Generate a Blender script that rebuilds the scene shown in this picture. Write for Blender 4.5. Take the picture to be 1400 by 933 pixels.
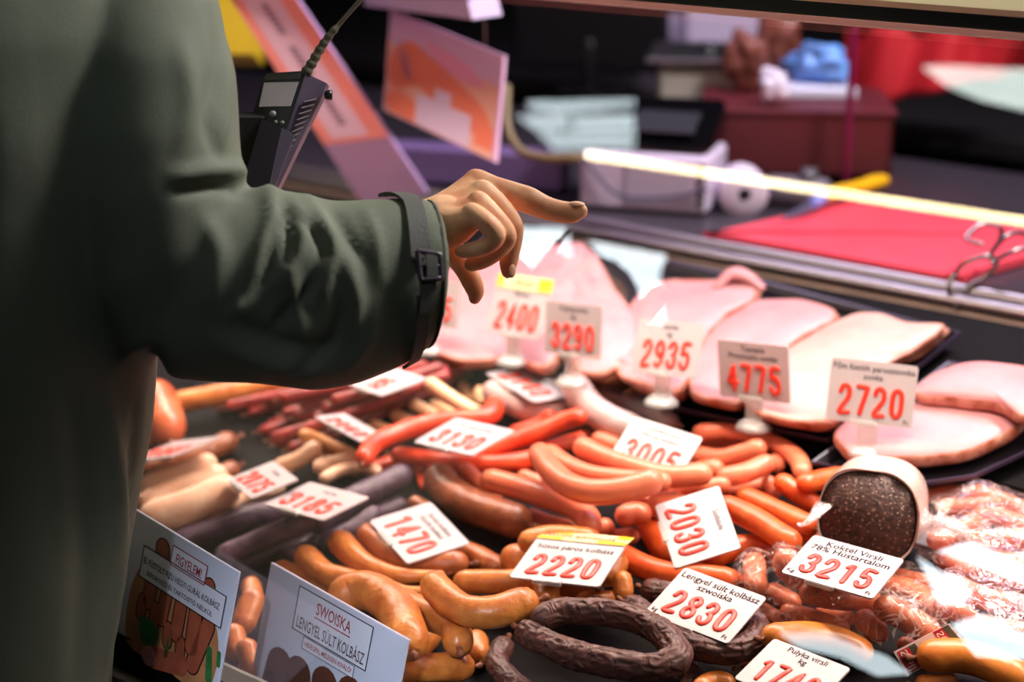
import bpy, math, random
import numpy as np
from mathutils import Vector, Matrix, noise as mnoise

# ------------------------------------------------------------------ clean
for o in list(bpy.data.objects):
    bpy.data.objects.remove(o, do_unlink=True)
sc = bpy.context.scene
COL = sc.collection
rnd = random.Random(7)

# ------------------------------------------------------------------ camera
FPX = 2400.0
YAW = math.radians(40); PITCH = math.radians(16.8)
CAM = np.array([0, 0, 1.5])
_h = np.array([-math.sin(YAW), math.cos(YAW), 0])
RT = np.array([math.cos(YAW), math.sin(YAW), 0])
FW = _h * math.cos(PITCH) - np.array([0, 0, 1]) * math.sin(PITCH)
UP = _h * math.sin(PITCH) + np.array([0, 0, 1]) * math.cos(PITCH)
cam = bpy.data.cameras.new('camera')
cam.sensor_width = 36; cam.lens = FPX / 1400 * 36
cam.clip_start = 0.05; cam.clip_end = 60
cam.dof.use_dof = True; cam.dof.focus_distance = 1.66; cam.dof.aperture_fstop = 2.6
camo = bpy.data.objects.new('camera', cam); COL.objects.link(camo)
camo.matrix_world = Matrix(((RT[0], UP[0], -FW[0], CAM[0]), (RT[1], UP[1], -FW[1], CAM[1]),
                            (RT[2], UP[2], -FW[2], CAM[2]), (0, 0, 0, 1)))
sc.camera = camo
sc.view_settings.view_transform = 'Standard'; sc.view_settings.look = 'None'
sc.view_settings.gamma = 1; sc.view_settings.use_curve_mapping = False
sc.view_settings.exposure = 0.0

# ------------------------------------------------------------------ world and lights
w = bpy.data.worlds.new('hall'); sc.world = w; w.use_nodes = True
w.node_tree.nodes['Background'].inputs[0].default_value = (0.5, 0.6, 0.8, 1)
w.node_tree.nodes['Background'].inputs[1].default_value = 0.006

def area(name, loc, target, sx, sy, power, color):
    l = bpy.data.lights.new(name, 'AREA'); l.shape = 'RECTANGLE'; l.size = sx; l.size_y = sy
    l.energy = power; l.color = color
    o = bpy.data.objects.new(name, l); COL.objects.link(o)
    o.location = loc
    d = Vector(target) - Vector(loc)
    o.rotation_euler = d.to_track_quat('-Z', 'Y').to_euler()
    return o

# tubes inside the case: under the front beam, and under the upper rack behind the hams
a1 = area('case_tube_front', (-1.1, 1.565, 1.297), (-1.1, 1.44, 0.7), 3.4, 0.05, 36, (1.0, 0.80, 0.66)); a1.data.spread = math.radians(145)
a2 = area('case_tube_back', (-1.3, 2.10, 1.52), (-1.3, 1.78, 0.9), 3.4, 0.06, 3, (1.0, 0.62, 1.0)); a2.data.spread = math.radians(110)
# hall lamps over the stall, then two added fills for beam and cards
area('hall_lamp', (-0.42, 2.2, 2.55), (-1.0, 1.1, 1.1), 0.35, 0.35, 64, (1.0, 0.97, 0.92))
area('stall_lamp', (-1.4, 2.45, 2.3), (-1.5, 2.7, 0.9), 1.6, 0.3, 22, (0.85, 0.74, 1.0))
bl = area('beam_fill', (-0.6, 1.20, 1.98), (-0.6, 1.49, 1.42), 1.6, 0.04, 2.0, (1.0, 0.92, 0.74)); bl.data.spread = math.radians(40)  # added fill that brightens the beam face, not a lamp of the stall
al = area('card_fill', (-0.1, -0.6, 2.3), (-1.09, 1.10, 0.62), 0.2, 0.2, 0.42, (0.86, 0.9, 1.0)); al.data.spread = math.radians(11)  # added narrow fill that brightens the picture cards, not a market lamp

# ------------------------------------------------------------------ helpers
def ray(x, y):
    return FW + RT * (x - 700) / FPX + UP * (466.5 - y) / FPX
def at(x, y, d):
    return CAM + ray(x, y) * d
def proj(P):
    v = np.asarray(P, float) - CAM; d = v @ FW
    return 700 + FPX * (v @ RT) / d, 466.5 - FPX * (v @ UP) / d, d
def on(x, y, sl, z0, y0, h=0.0):
    """ray to the plane z = z0 + sl*(Y-y0) + h"""
    r = ray(x, y)
    t = (z0 + h - sl * y0 - CAM[2] + sl * CAM[1]) / (r[2] - sl * r[1])
    return CAM + r * t
def unit(v):
    v = np.asarray(v, float); return v / (np.linalg.norm(v) + 1e-12)
WORG = {}
def mesh(name, verts, faces, mat, parent=None, smooth=True, origin=None, mi=None):
    verts = np.asarray(verts, float)
    if parent is not None: origin = WORG[parent.name]
    elif origin is None: origin = np.array([verts[:, 0].mean(), verts[:, 1].mean(), verts[:, 2].min()])
    origin = np.asarray(origin, float)
    me = bpy.data.meshes.new(name)
    me.from_pydata([tuple(v) for v in (verts - origin)], [], [tuple(int(i) for i in f) for f in faces])
    mats = mat if isinstance(mat, (list, tuple)) else [mat]
    for m in mats: me.materials.append(m)
    if mi is not None: me.polygons.foreach_set('material_index', list(mi))
    me.polygons.foreach_set('use_smooth', [smooth] * len(me.polygons))
    me.update()
    o = bpy.data.objects.new(name, me); COL.objects.link(o)
    if parent is not None: o.parent = parent
    else: o.location = origin
    WORG[o.name] = origin
    return o
def tag(o, label, cat, group=None):
    o['label'] = label; o['category'] = cat
    if group: o['group'] = group
    return o
def thing(name, loc, label, cat, group=None):
    o = bpy.data.objects.new(name, None); COL.objects.link(o)
    o.location = loc; o.empty_display_size = 0.02
    WORG[o.name] = np.asarray(loc, float)
    return tag(o, label, cat, group)
class MB:
    """gathers shapes into one mesh"""
    def __init__(s): s.v = []; s.f = []; s.m = []
    def add(s, v, f, m=0):
        b = len(s.v); s.v += [np.asarray(q, float) for q in v]
        s.f += [tuple(i + b for i in q) for q in f]; s.m += [m] * len(f); return s
    def build(s, name, mat, parent=None, smooth=True, origin=None):
        return mesh(name, np.array(s.v), s.f, mat, parent, smooth, origin, s.m)
def box_vf(c, ex, ey, ez, bev=0.0):
    """box from centre and three half-axis vectors, chamfered edges"""
    c, ex, ey, ez = [np.asarray(q, float) for q in (c, ex, ey, ez)]
    if bev <= 0:
        v = [c + i * ex + j * ey + k * ez for i in (-1, 1) for j in (-1, 1) for k in (-1, 1)]
        return v, [(0, 1, 3, 2), (4, 6, 7, 5), (0, 4, 5, 1), (2, 3, 7, 6), (0, 2, 6, 4), (1, 5, 7, 3)]
    L = [np.linalg.norm(q) for q in (ex, ey, ez)]
    b = [min(0.45, bev / l) for l in L]
    v = []; idx = {}
    for i in (-1, 1):
        for j in (-1, 1):
            for k in (-1, 1):
                for a in range(3):
                    s = [1 - b[0], 1 - b[1], 1 - b[2]]; s[a] = 1
                    idx[(i, j, k, a)] = len(v); v.append(c + i * s[0] * ex + j * s[1] * ey + k * s[2] * ez)
    f = []
    S = (-1, 1)
    for i in S: f.append([idx[(i, j, k, 0)] for j, k in ((-1, -1), (1, -1), (1, 1), (-1, 1))][::i])
    for j in S: f.append([idx[(i, j, k, 1)] for i, k in ((-1, -1), (-1, 1), (1, 1), (1, -1))][::j])
    for k in S: f.append([idx[(i, j, k, 2)] for i, j in ((-1, -1), (1, -1), (1, 1), (-1, 1))][::k])
    for i in S:
        for j in S: f.append([idx[(i, j, -1, 0)], idx[(i, j, 1, 0)], idx[(i, j, 1, 1)], idx[(i, j, -1, 1)]][::-i * j])
        for k in S: f.append([idx[(i, -1, k, 0)], idx[(i, 1, k, 0)], idx[(i, 1, k, 2)], idx[(i, -1, k, 2)]][::i * k])
    for j in S:
        for k in S: f.append([idx[(-1, j, k, 1)], idx[(1, j, k, 1)], idx[(1, j, k, 2)], idx[(-1, j, k, 2)]][::-j * k])
    for i in S:
        for j in S:
            for k in S: f.append([idx[(i, j, k, a)] for a in range(3)][::i * j * k])
    return v, f
def obox(c, sx, sy, sz, yaw=0.0, bev=0.003, tilt=None):
    ca, sa = math.cos(yaw), math.sin(yaw)
    return box_vf(c, np.array([ca, sa, 0]) * sx / 2, np.array([-sa, ca, 0]) * sy / 2, np.array([0, 0, 1]) * sz / 2, bev)
def catmull(P, n):
    P = np.asarray(P, float)
    if len(P) == 2:
        t = np.linspace(0, 1, n)[:, None]; return P[0] * (1 - t) + P[1] * t
    Q = np.vstack([2 * P[0] - P[1], P, 2 * P[-1] - P[-2]])
    dense = []
    for i in range(1, len(Q) - 2):
        a, b, c, d = Q[i - 1:i + 3]
        t = np.linspace(0, 1, 24, endpoint=False)[:, None]
        dense.append(0.5 * (2 * b + (c - a) * t + (2 * a - 5 * b + 4 * c - d) * t ** 2 + (3 * b - a - 3 * c + d) * t ** 3))
    dense = np.vstack(dense + [Q[-2][None]])
    s = np.r_[0, np.cumsum(np.linalg.norm(np.diff(dense, axis=0), axis=1))]
    u = np.linspace(0, s[-1], n)
    return np.stack([np.interp(u, s, dense[:, k]) for k in range(dense.shape[1])], 1)
def closed(P, n):
    P = np.asarray(P, float); m = len(P); out = []
    for i in range(m):
        a, b, c, d = P[i - 1], P[i], P[(i + 1) % m], P[(i + 2) % m]
        for t in np.linspace(0, 1, n, endpoint=False):
            out.append(0.5 * (2 * b + (c - a) * t + (2 * a - 5 * b + 4 * c - d) * t * t + (3 * b - a - 3 * c + d) * t ** 3))
    return np.array(out)
def tube_vf(P, R, sides=14, cap=True, flat=1.0, fdir=None, jig=0.0, seed=0.0, wr=0.0):
    """tube along P (n,3) with radii R; round ends"""
    P = np.asarray(P, float); n = len(P)
    R = np.broadcast_to(np.asarray(R, float), (n,)).copy()
    T = np.gradient(P, axis=0); T /= np.linalg.norm(T, axis=1)[:, None] + 1e-12
    if cap:
        ang = np.array([80, 58, 32]) * math.pi / 180
        h0 = [(P[0] - T[0] * R[0] * math.sin(a), R[0] * math.cos(a), T[0]) for a in ang]
        h1 = [(P[-1] + T[-1] * R[-1] * math.sin(a), R[-1] * math.cos(a), T[-1]) for a in ang[::-1]]
    else: h0 = h1 = []
    rings = h0 + [(P[i], R[i], T[i]) for i in range(n)] + h1
    nrm = None; v = []; f = []
    acc = 0.0; prev = None
    for q, r, t in rings:
        if prev is not None: acc += float(np.linalg.norm(q - prev))
        prev = q
        if nrm is None:
            base = np.array([0, 0, 1.0]) if fdir is None else np.asarray(fdir, float)
            if abs(base @ t) > 0.95: base = np.array([1.0, 0.2, 0])
            nrm = base
        nrm = unit(nrm - t * (nrm @ t)); bi = np.cross(t, nrm)
        for k in range(sides):
            a = 2 * math.pi * k / sides
            d = nrm * math.cos(a) * flat + bi * math.sin(a)
            rr = r
            if jig: rr *= 1 + jig * mnoise.noise(Vector(tuple((q + d * r) * 28 + seed)))
            if wr:                          # lengthwise wrinkles of a dried casing
                w1 = 1 - abs(mnoise.noise(Vector((acc * 42 + seed, math.cos(a) * 2.6 + 1.2 * mnoise.noise(Vector((acc * 60, k * .2, seed))), math.sin(a) * 2.6)))) * 2.2
                w2 = 1 - abs(mnoise.noise(Vector((acc * 110 + seed, math.cos(a) * 5.5, math.sin(a) * 5.5)))) * 2.2
                rr *= 1 + wr * (w1 * .65 + w2 * .35 - .55)
            v.append(q + d * rr)
    m = len(rings)
    for i in range(m - 1):
        for k in range(sides):
            a = i * sides + k; b = i * sides + (k + 1) % sides
            f.append((a, b, b + sides, a + sides))
    f.append(tuple(range(sides))[::-1]); f.append(tuple(range((m - 1) * sides, m * sides)))
    return v, f
def lathe_vf(prof, c, ax, sides=28):
    """profile [(r, h)] turned about axis ax from centre c"""
    ax = unit(ax); a = unit(np.cross(ax, [0.3, 0.2, 0.9] if abs(ax[2]) < 0.9 else [1, 0, 0])); b = np.cross(ax, a)
    v = []; f = []
    for r, h in prof:
        for k in range(sides):
            t = 2 * math.pi * k / sides; v.append(np.asarray(c) + ax * h + (a * math.cos(t) + b * math.sin(t)) * r)
    for i in range(len(prof) - 1):
        for k in range(sides):
            p = i * sides + k; q = i * sides + (k + 1) % sides; f.append((p, q, q + sides, p + sides))
    f.append(tuple(range(sides))[::-1]); f.append(tuple(range((len(prof) - 1) * sides, len(prof) * sides)))
    return v, f
def lin(r, g, b):
    return tuple(((c / 255) / 12.92 if c / 255 <= 0.04045 else ((c / 255 + 0.055) / 1.055) ** 2.4) for c in (r, g, b)) + (1,)

# ------------------------------------------------------------------ materials
def nt(name):
    m = bpy.data.materials.new(name); m.use_nodes = True
    n = m.node_tree.nodes; return m, n, m.node_tree.links, n['Principled BSDF']
def plain(name, col, rough=0.5, metal=0.0, emit=None, es=1.0, spec=0.5, var=0.0, vscale=40, bump=0.0, bscale=200, coat=0.0):
    m, n, l, p = nt(name)
    p.inputs['Base Color'].default_value = col; p.inputs['Roughness'].default_value = rough
    p.inputs['Metallic'].default_value = metal; p.inputs['Specular IOR Level'].default_value = spec
    p.inputs['Coat Weight'].default_value = coat
    if emit is not None:
        p.inputs['Emission Color'].default_value = emit; p.inputs['Emission Strength'].default_value = es
    tc = n.new('ShaderNodeTexCoord')
    if var:
        no = n.new('ShaderNodeTexNoise'); no.inputs['Scale'].default_value = vscale; no.inputs['Detail'].default_value = 5
        l.new(tc.outputs['Object'], no.inputs['Vector'])
        mp = n.new('ShaderNodeMapRange'); mp.inputs[1].default_value = 0.3; mp.inputs[2].default_value = 0.7
        mp.inputs[3].default_value = 1 - var; mp.inputs[4].default_value = 1 + var
        l.new(no.outputs['Fac'], mp.inputs[0])
        mx = n.new('ShaderNodeVectorMath'); mx.operation = 'SCALE'; mx.inputs[0].default_value = col[:3]
        l.new(mp.outputs[0], mx.inputs['Scale']); l.new(mx.outputs[0], p.inputs['Base Color'])
    if bump:
        nb = n.new('ShaderNodeTexNoise'); nb.inputs['Scale'].default_value = bscale; nb.inputs['Detail'].default_value = 3
        l.new(tc.outputs['Object'], nb.inputs['Vector'])
        bp = n.new('ShaderNodeBump'); bp.inputs['Strength'].default_value = bump; bp.inputs['Distance'].default_value = 0.002
        l.new(nb.outputs['Fac'], bp.inputs['Height']); l.new(bp.outputs[0], p.inputs['Normal'])
    return m
def meat(name, c1, c2, rough=0.4, scale=45, bump=0.25, bscale=160, coat=0.15, contrast=0.25, wrinkle=0.0, speck=None, lo=.5):
    """two-tone mottled casing"""
    m, n, l, p = nt(name)
    tc = n.new('ShaderNodeTexCoord')
    no = n.new('ShaderNodeTexNoise'); no.inputs['Scale'].default_value = scale; no.inputs['Detail'].default_value = 6
    no.inputs['Roughness'].default_value = 0.65
    l.new(tc.outputs['Object'], no.inputs['Vector'])
    cr = n.new('ShaderNodeValToRGB'); cr.color_ramp.elements[0].position = lo - contrast / 2; cr.color_ramp.elements[1].position = lo + contrast / 2
    cr.color_ramp.elements[0].color = c2; cr.color_ramp.elements[1].color = c1
    l.new(no.outputs['Fac'], cr.inputs[0])
    out = cr.outputs[0]
    if speck:
        vo = n.new('ShaderNodeTexVoronoi'); vo.inputs['Scale'].default_value = speck[1]
        l.new(tc.outputs['Object'], vo.inputs['Vector'])
        c3 = n.new('ShaderNodeValToRGB'); c3.color_ramp.elements[0].position = speck[2]; c3.color_ramp.elements[1].position = speck[2] + .08
        c3.color_ramp.elements[0].color = (1, 1, 1, 1); c3.color_ramp.elements[1].color = (0, 0, 0, 1)
        l.new(vo.outputs['Distance'], c3.inputs[0])
        mx = n.new('ShaderNodeMix'); mx.data_type = 'RGBA'
        l.new(c3.outputs[0], mx.inputs[0]); l.new(out, mx.inputs[6]); mx.inputs[7].default_value = speck[0]
        out = mx.outputs[2]
    l.new(out, p.inputs['Base Color'])
    p.inputs['Roughness'].default_value = rough; p.inputs['Coat Weight'].default_value = coat; p.inputs['Coat Roughness'].default_value = 0.25
    nb = n.new('ShaderNodeTexNoise'); nb.inputs['Scale'].default_value = bscale; nb.inputs['Detail'].default_value = 4
    if wrinkle:
        nb.inputs['Distortion'].default_value = wrinkle; nb.noise_type = 'RIDGED_MULTIFRACTAL'
    l.new(tc.outputs['Object'], nb.inputs['Vector'])
    bp = n.new('ShaderNodeBump'); bp.inputs['Strength'].default_value = bump; bp.inputs['Distance'].default_value = 0.004
    l.new(nb.outputs['Fac'], bp.inputs['Height']); l.new(bp.outputs[0], p.inputs['Normal'])
    return m
def glass_front(name, refl_ior=2.3, tint=(0.97, 0.985, 0.98, 1)):
    m = bpy.data.materials.new(name); m.use_nodes = True
    n = m.node_tree.nodes; l = m.node_tree.links
    n.remove(n['Principled BSDF'])
    t = n.new('ShaderNodeBsdfTransparent'); t.inputs[0].default_value = tint
    g = n.new('ShaderNodeBsdfGlossy'); g.inputs['Roughness'].default_value = 0.0
    fr = n.new('ShaderNodeFresnel'); fr.inputs[0].default_value = refl_ior
    mx = n.new('ShaderNodeMixShader'); l.new(fr.outputs[0], mx.inputs[0]); l.new(t.outputs[0], mx.inputs[1]); l.new(g.outputs[0], mx.inputs[2])
    l.new(mx.outputs[0], n['Material Output'].inputs[0]); return m
def clear(name, fac=0.15, rough=0.15, tint=(0.96, 0.96, 0.96, 1), wr=0.0, scale=60, haze=(0.8, 0.75, 0.78, 1), hz=0.0):
    """thin clear plastic: see-through with sheen, some haze and creases"""
    m = bpy.data.materials.new(name); m.use_nodes = True
    n = m.node_tree.nodes; l = m.node_tree.links
    n.remove(n['Principled BSDF'])
    t = n.new('ShaderNodeBsdfTransparent'); t.inputs[0].default_value = tint
    g = n.new('ShaderNodeBsdfGlossy'); g.inputs['Roughness'].default_value = rough
    df = n.new('ShaderNodeBsdfDiffuse'); df.inputs[0].default_value = haze
    m1 = n.new('ShaderNodeMixShader'); m1.inputs[0].default_value = fac
    l.new(t.outputs[0], m1.inputs[1]); l.new(g.outputs[0], m1.inputs[2])
    m2 = n.new('ShaderNodeMixShader'); m2.inputs[0].default_value = hz
    l.new(m1.outputs[0], m2.inputs[1]); l.new(df.outputs[0], m2.inputs[2])
    if wr:
        tc = n.new('ShaderNodeTexCoord')
        nb = n.new('ShaderNodeTexNoise'); nb.inputs['Scale'].default_value = scale; nb.inputs['Distortion'].default_value = 1.6
        nb.inputs['Detail'].default_value = 3
        l.new(tc.outputs['Object'], nb.inputs['Vector'])
        bp = n.new('ShaderNodeBump'); bp.inputs['Strength'].default_value = wr; bp.inputs['Distance'].default_value = 0.004
        l.new(nb.outputs['Fac'], bp.inputs['Height']); l.new(bp.outputs[0], g.inputs['Normal'])
        cr = n.new('ShaderNodeValToRGB'); cr.color_ramp.interpolation = 'EASE'
        e = cr.color_ramp.elements; e[0].position = 0.46; e[0].color = (hz, hz, hz, 1); e[1].position = 0.54; e[1].color = (hz, hz, hz, 1)
        k = e.new(0.5); k.color = (min(1, hz + .3),) * 3 + (1,)
        l.new(nb.outputs['Fac'], cr.inputs[0]); l.new(cr.outputs[0], m2.inputs[0])
    l.new(m2.outputs[0], n['Material Output'].inputs[0]); return m

M = {}
M['orange'] = meat('orange_casing', lin(232, 104, 44), lin(206, 74, 26), 0.36, 30, 0.15, 120, 0.2)
M['frank'] = meat('frankfurter_casing', lin(228, 130, 96), lin(214, 104, 72), 0.36, 22, 0.08, 150, 0.2)
M['amber'] = meat('amber_casing', lin(222, 142, 66), lin(176, 86, 32), 0.36, 34, 0.4, 110, 0.25, .4)
M['amber2'] = meat('brown_amber_casing', lin(190, 108, 58), lin(142, 70, 34), 0.36, 40, 0.4, 120, 0.25, .4)
M['brown'] = meat('brown_casing', lin(168, 98, 62), lin(118, 60, 34), 0.36, 38, 0.4, 130, 0.2, .4)
M['ring'] = meat('dark_smoked_casing', lin(104, 62, 52), lin(58, 32, 28), 0.5, 60, 0.9, 75, 0.08, .4, wrinkle=1.2)
M['purple'] = meat('purple_black_casing', lin(98, 70, 92), lin(52, 34, 50), 0.5, 60, 0.4, 140, 0.1, .35)
M['cream'] = meat('cream_casing', lin(246, 212, 180), lin(234, 180, 146), 0.45, 25, 0.2, 160, 0.1)
M['stick'] = meat('dark_red_casing', lin(160, 40, 34), lin(112, 22, 22), 0.42, 40, 0.35, 90, 0.15)
M['red'] = meat('red_orange_casing', lin(236, 84, 46), lin(210, 56, 28), 0.36, 30, 0.2, 110, 0.2)
M['white'] = meat('whitish_casing', lin(206, 178, 176), lin(184, 150, 146), 0.45, 25, 0.15, 120, 0.1)
M['wiener'] = meat('pale_wiener_casing', lin(246, 204, 160), lin(234, 176, 132), 0.45, 25, 0.08, 120, 0.1)
M['tan'] = meat('tan_casing', lin(214, 156, 96), lin(186, 122, 66), 0.42, 30, 0.2, 120, 0.15)
M['cocktail'] = meat('cocktail_casing', lin(216, 122, 84), lin(192, 92, 56), 0.38, 30, 0.15, 120, 0.2)
M['ball'] = meat('orange_ball_casing', lin(226, 122, 78), lin(205, 92, 52), 0.35, 24, 0.1, 90, 0.3)
M['gold'] = meat('golden_casing', lin(222, 140, 58), lin(196, 106, 36), 0.36, 20, 0.12, 120, 0.3)
M['knot'] = plain('casing_twist', lin(120, 66, 40), 0.6)
M['knotp'] = plain('pale_casing_twist', lin(206, 150, 110), 0.5)
M['ham'] = meat('ham_flesh', lin(200, 142, 144), lin(186, 120, 124), 0.5, 14, 0.15, 90, 0.1, .4)
M['ham2'] = meat('pale_ham_flesh', lin(208, 164, 154), lin(196, 140, 132), 0.5, 14, 0.15, 90, 0.1, .4)
M['rind'] = meat('ham_rind', lin(160, 74, 46), lin(214, 150, 130), 0.5, 60, 0.3, 120, 0.05, .3)
M['plate'] = plain('tag_plastic', lin(186, 177, 180), 0.4)
M['digit'] = plain('red_digit_plastic', lin(232, 58, 40), 0.35)
M['ink'] = plain('black_ink', lin(14, 12, 14), 0.7, spec=.1)
M['gink'] = plain('grey_ink', lin(60, 56, 64), 0.7, spec=.1)
M['redink'] = plain('red_ink', lin(150, 28, 34), 0.6)
M['yellow'] = plain('yellow_sticker', lin(244, 196, 30), 0.4)
M['cream_s'] = plain('cream_sticker', lin(238, 222, 170), 0.4)
M['clip'] = clear('clear_clip', 0.12, 0.2, (0.92, 0.92, 0.9, 1), hz=0.28, haze=(.8, .8, .78, 1))
M['black'] = plain('black_plastic', lin(16, 15, 18), 0.35)
M['tray'] = plain('black_tray', lin(24, 20, 26), 0.3)
M['steel'] = plain('brushed_steel', lin(176, 172, 174), 0.32, 1.0, bump=0.04, bscale=300)
M['deck'] = plain('deck_steel', lin(170, 168, 166), 0.38, 0.7, var=.12, vscale=12)
M['deck_shade'] = plain('black_deck_shade', lin(14, 11, 13), .7, var=.2, vscale=20, spec=.12)  # near black colour stands in for the shadow in gaps between sausages
M['beam'] = plain('beige_enamel', lin(212, 198, 168), 0.4)
M['seal'] = plain('black_seal', lin(14, 13, 14), 0.35)
M['pinktrim'] = plain('rose_trim', lin(196, 140, 136), 0.35)
M['glass'] = glass_front('display_glass')
M['edgeglass'] = clear('display_glass_inner', 0.0, 0.1, (0.985, 0.99, 0.985, 1))
M['dark'] = plain('dark_wall_paint', lin(24, 22, 24), 0.7)
M['floor'] = plain('hall_floor', lin(92, 88, 84), 0.5, var=.15, vscale=6)

# ------------------------------------------------------------------ setting
def struct(o): o['kind'] = 'structure'; return o
X0, X1, Y0, Y1, ZC = -8.0, 5.0, -6.0, 4.6, 4.6
struct(mesh('floor', *obox(((X0 + X1) / 2, (Y0 + Y1) / 2, -0.05), X1 - X0, Y1 - Y0, 0.1, bev=0), M['floor'], smooth=False))
struct(mesh('wall_back', *obox(((X0 + X1) / 2, Y1 + .05, ZC / 2), X1 - X0, 0.1, ZC, bev=0), M['dark'], smooth=False))
struct(mesh('wall_left', *obox((X0 - .05, (Y0 + Y1) / 2, ZC / 2), 0.1, Y1 - Y0, ZC, bev=0), M['dark'], smooth=False))
struct(mesh('ceiling', *obox(((X0 + X1) / 2, (Y0 + Y1) / 2, ZC + .05), X1 - X0, Y1 - Y0, 0.1, bev=0), M['dark'], smooth=False))

# ------------------------------------------------------------------ the display counter
SL, Z0, YR = 0.20, 0.664, 1.2               # sloping deck under the sausages
def deck(y): return Z0 + SL * (y - YR)
HS, HZ0, HYR = 0.30, 0.785, 1.65             # steeper ham shelf
CX0, CX1 = -4.4, 0.9
GA = np.array([1.015, 0.690]); GB = np.array([1.50, 1.3065])     # front glass foot / head (Y, Z)
counter = thing('display_counter', (-1.2, 1.3, 0), 'glass fronted chilled deli counter filled with sausages and hams', 'display counter')
def prism(prof, x0, x1):
    n = len(prof); v = [np.array([x0, y, z]) for y, z in prof] + [np.array([x1, y, z]) for y, z in prof]
    f = [tuple(range(n)), tuple(range(n, 2 * n))[::-1]] + [((i + 1) % n, i, n + i, n + (i + 1) % n) for i in range(n)]
    return v, f
mesh('deck', *prism([(1.0, deck(1.0)), (1.72, deck(1.72)), (1.72, .55), (1.0, .55)], CX0, CX1), M['deck_shade'], counter, False)
mesh('rear_shelf', *prism([(1.722, .56), (1.722, HZ0 - .012 + HS * (1.722 - HYR)), (2.02, HZ0 - .012 + HS * (2.02 - HYR)), (2.02, .56)], CX0, CX1), M['deck_shade'], counter, False)
mesh('steel_plate', *prism([(1.61, deck(1.61) + .001), (1.61, deck(1.61) + .003), (1.715, deck(1.715) + .003), (1.715, deck(1.715) + .001)], -.80, CX1), plain('dull_steel', lin(112, 110, 108), .45, .3, var=.12, vscale=12), counter, False)
mesh('base_panel', *prism([(0.98, 0.002), (0.98, .652), (1.0, .66), (1.0, .55), (2.02, .55), (2.02, 0.002)], CX0, CX1), plain('counter_enamel', lin(190, 184, 176), .4), counter, False)
mesh('back_apron', *prism([(2.03, .70), (2.03, .885), (2.06, .892), (2.06, .70)], CX0, CX1), plain('worn_beige_apron', lin(236, 208, 192), .4, var=.2, vscale=9), counter, False)
mesh('worktop', *prism([(2.062, .88), (2.062, .90), (2.85, .90), (2.85, .88)], CX0, CX1), plain('dark_worktop', lin(58, 52, 60), .35), counter, False)
mb = MB()
for yy, zz, r in ((2.032, .897, .010), (2.055, .906, .010)):
    mb.add(*tube_vf([(CX0, yy, zz), (-1, yy, zz), (CX1, yy, zz)], r, 12))
mb.build('guard_rail', M['steel'], counter)
mesh('rear_base', *prism([(2.2, .002), (2.2, .879), (2.82, .879), (2.82, .002)], CX0, CX1), M['dark'], counter, False)
# beam over the glass
bt = GB
mesh('top_beam', *prism([(1.486, 1.326), (1.482, 1.332), (1.50, 1.60), (1.53, 1.62), (1.70, 1.62), (1.70, 1.326)], CX0, CX1), M['beam'], counter, False)
mesh('black_seal', *prism([(1.490, 1.3125), (1.490, 1.3255), (1.69, 1.3255), (1.69, 1.3125)], CX0, CX1), M['seal'], counter, False)
mesh('rose_edge', *prism([(1.489, 1.307), (1.488, 1.312), (1.508, 1.312), (1.508, 1.307)], CX0, CX1), M['pinktrim'], counter, False)
mesh('lamp_housing', *prism([(1.53, 1.300), (1.53, 1.312), (1.66, 1.312), (1.66, 1.300)], CX0, CX1), plain('white_enamel', lin(220, 216, 214), .4), counter, False)
GN = unit([0, -(GB[1] - GA[1]), GB[0] - GA[0]])        # outward normal of the glass
g0 = np.array([0, GA[0], GA[1]]); g1 = np.array([0, GB[0], GB[1]])
th = -GN * 0.006
gv = [np.array([x, 0, 0]) + q + t for x in (CX0, CX1) for q in (g0, g1) for t in (0, th)]
gf = [(0, 4, 6, 2), (1, 3, 7, 5), (0, 1, 5, 4), (2, 6, 7, 3), (0, 2, 3, 1), (4, 5, 7, 6)]
mesh('front_glass', gv, gf, [M['glass'], M['edgeglass']], counter, False, mi=[0, 1, 1, 1, 1, 1])
mesh('foot_channel', *prism([(1.0, .655), (.985, .66), (.985, .70), (1.008, .70), (1.012, .69), (1.025, .69), (1.025, .66)], CX0, CX1), M['seal'], counter, False)
for xx in (-3.2, .6): mesh('beam_strut', *tube_vf([(xx, 1.66, 1.32), (xx, 1.80, 1.1), (xx, 2.055, .90)], .012, 10), M['steel'], counter)

# ------------------------------------------------------------------ lamps and skylights mirrored in the glass
def mirrored(px, dist):
    """point of the hall that the glass shows at pixel px, dist metres past the glass"""
    r = unit(ray(*px)); t = ((g0 - CAM) @ GN) / (r @ GN); hit = CAM + r * t
    return hit + (r - 2 * (r @ GN) * GN) * dist
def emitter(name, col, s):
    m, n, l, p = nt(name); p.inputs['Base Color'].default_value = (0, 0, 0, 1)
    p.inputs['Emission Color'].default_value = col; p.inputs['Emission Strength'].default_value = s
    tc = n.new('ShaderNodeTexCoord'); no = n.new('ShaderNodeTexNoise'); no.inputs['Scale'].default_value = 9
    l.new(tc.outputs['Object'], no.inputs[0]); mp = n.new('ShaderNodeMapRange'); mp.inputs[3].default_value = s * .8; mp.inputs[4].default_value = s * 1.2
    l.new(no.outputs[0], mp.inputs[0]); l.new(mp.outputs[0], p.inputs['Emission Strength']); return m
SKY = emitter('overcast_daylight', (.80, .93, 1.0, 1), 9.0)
SKY2 = emitter('overcast_daylight_dim', (.80, .95, 1.0, 1), 5.5)
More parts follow.
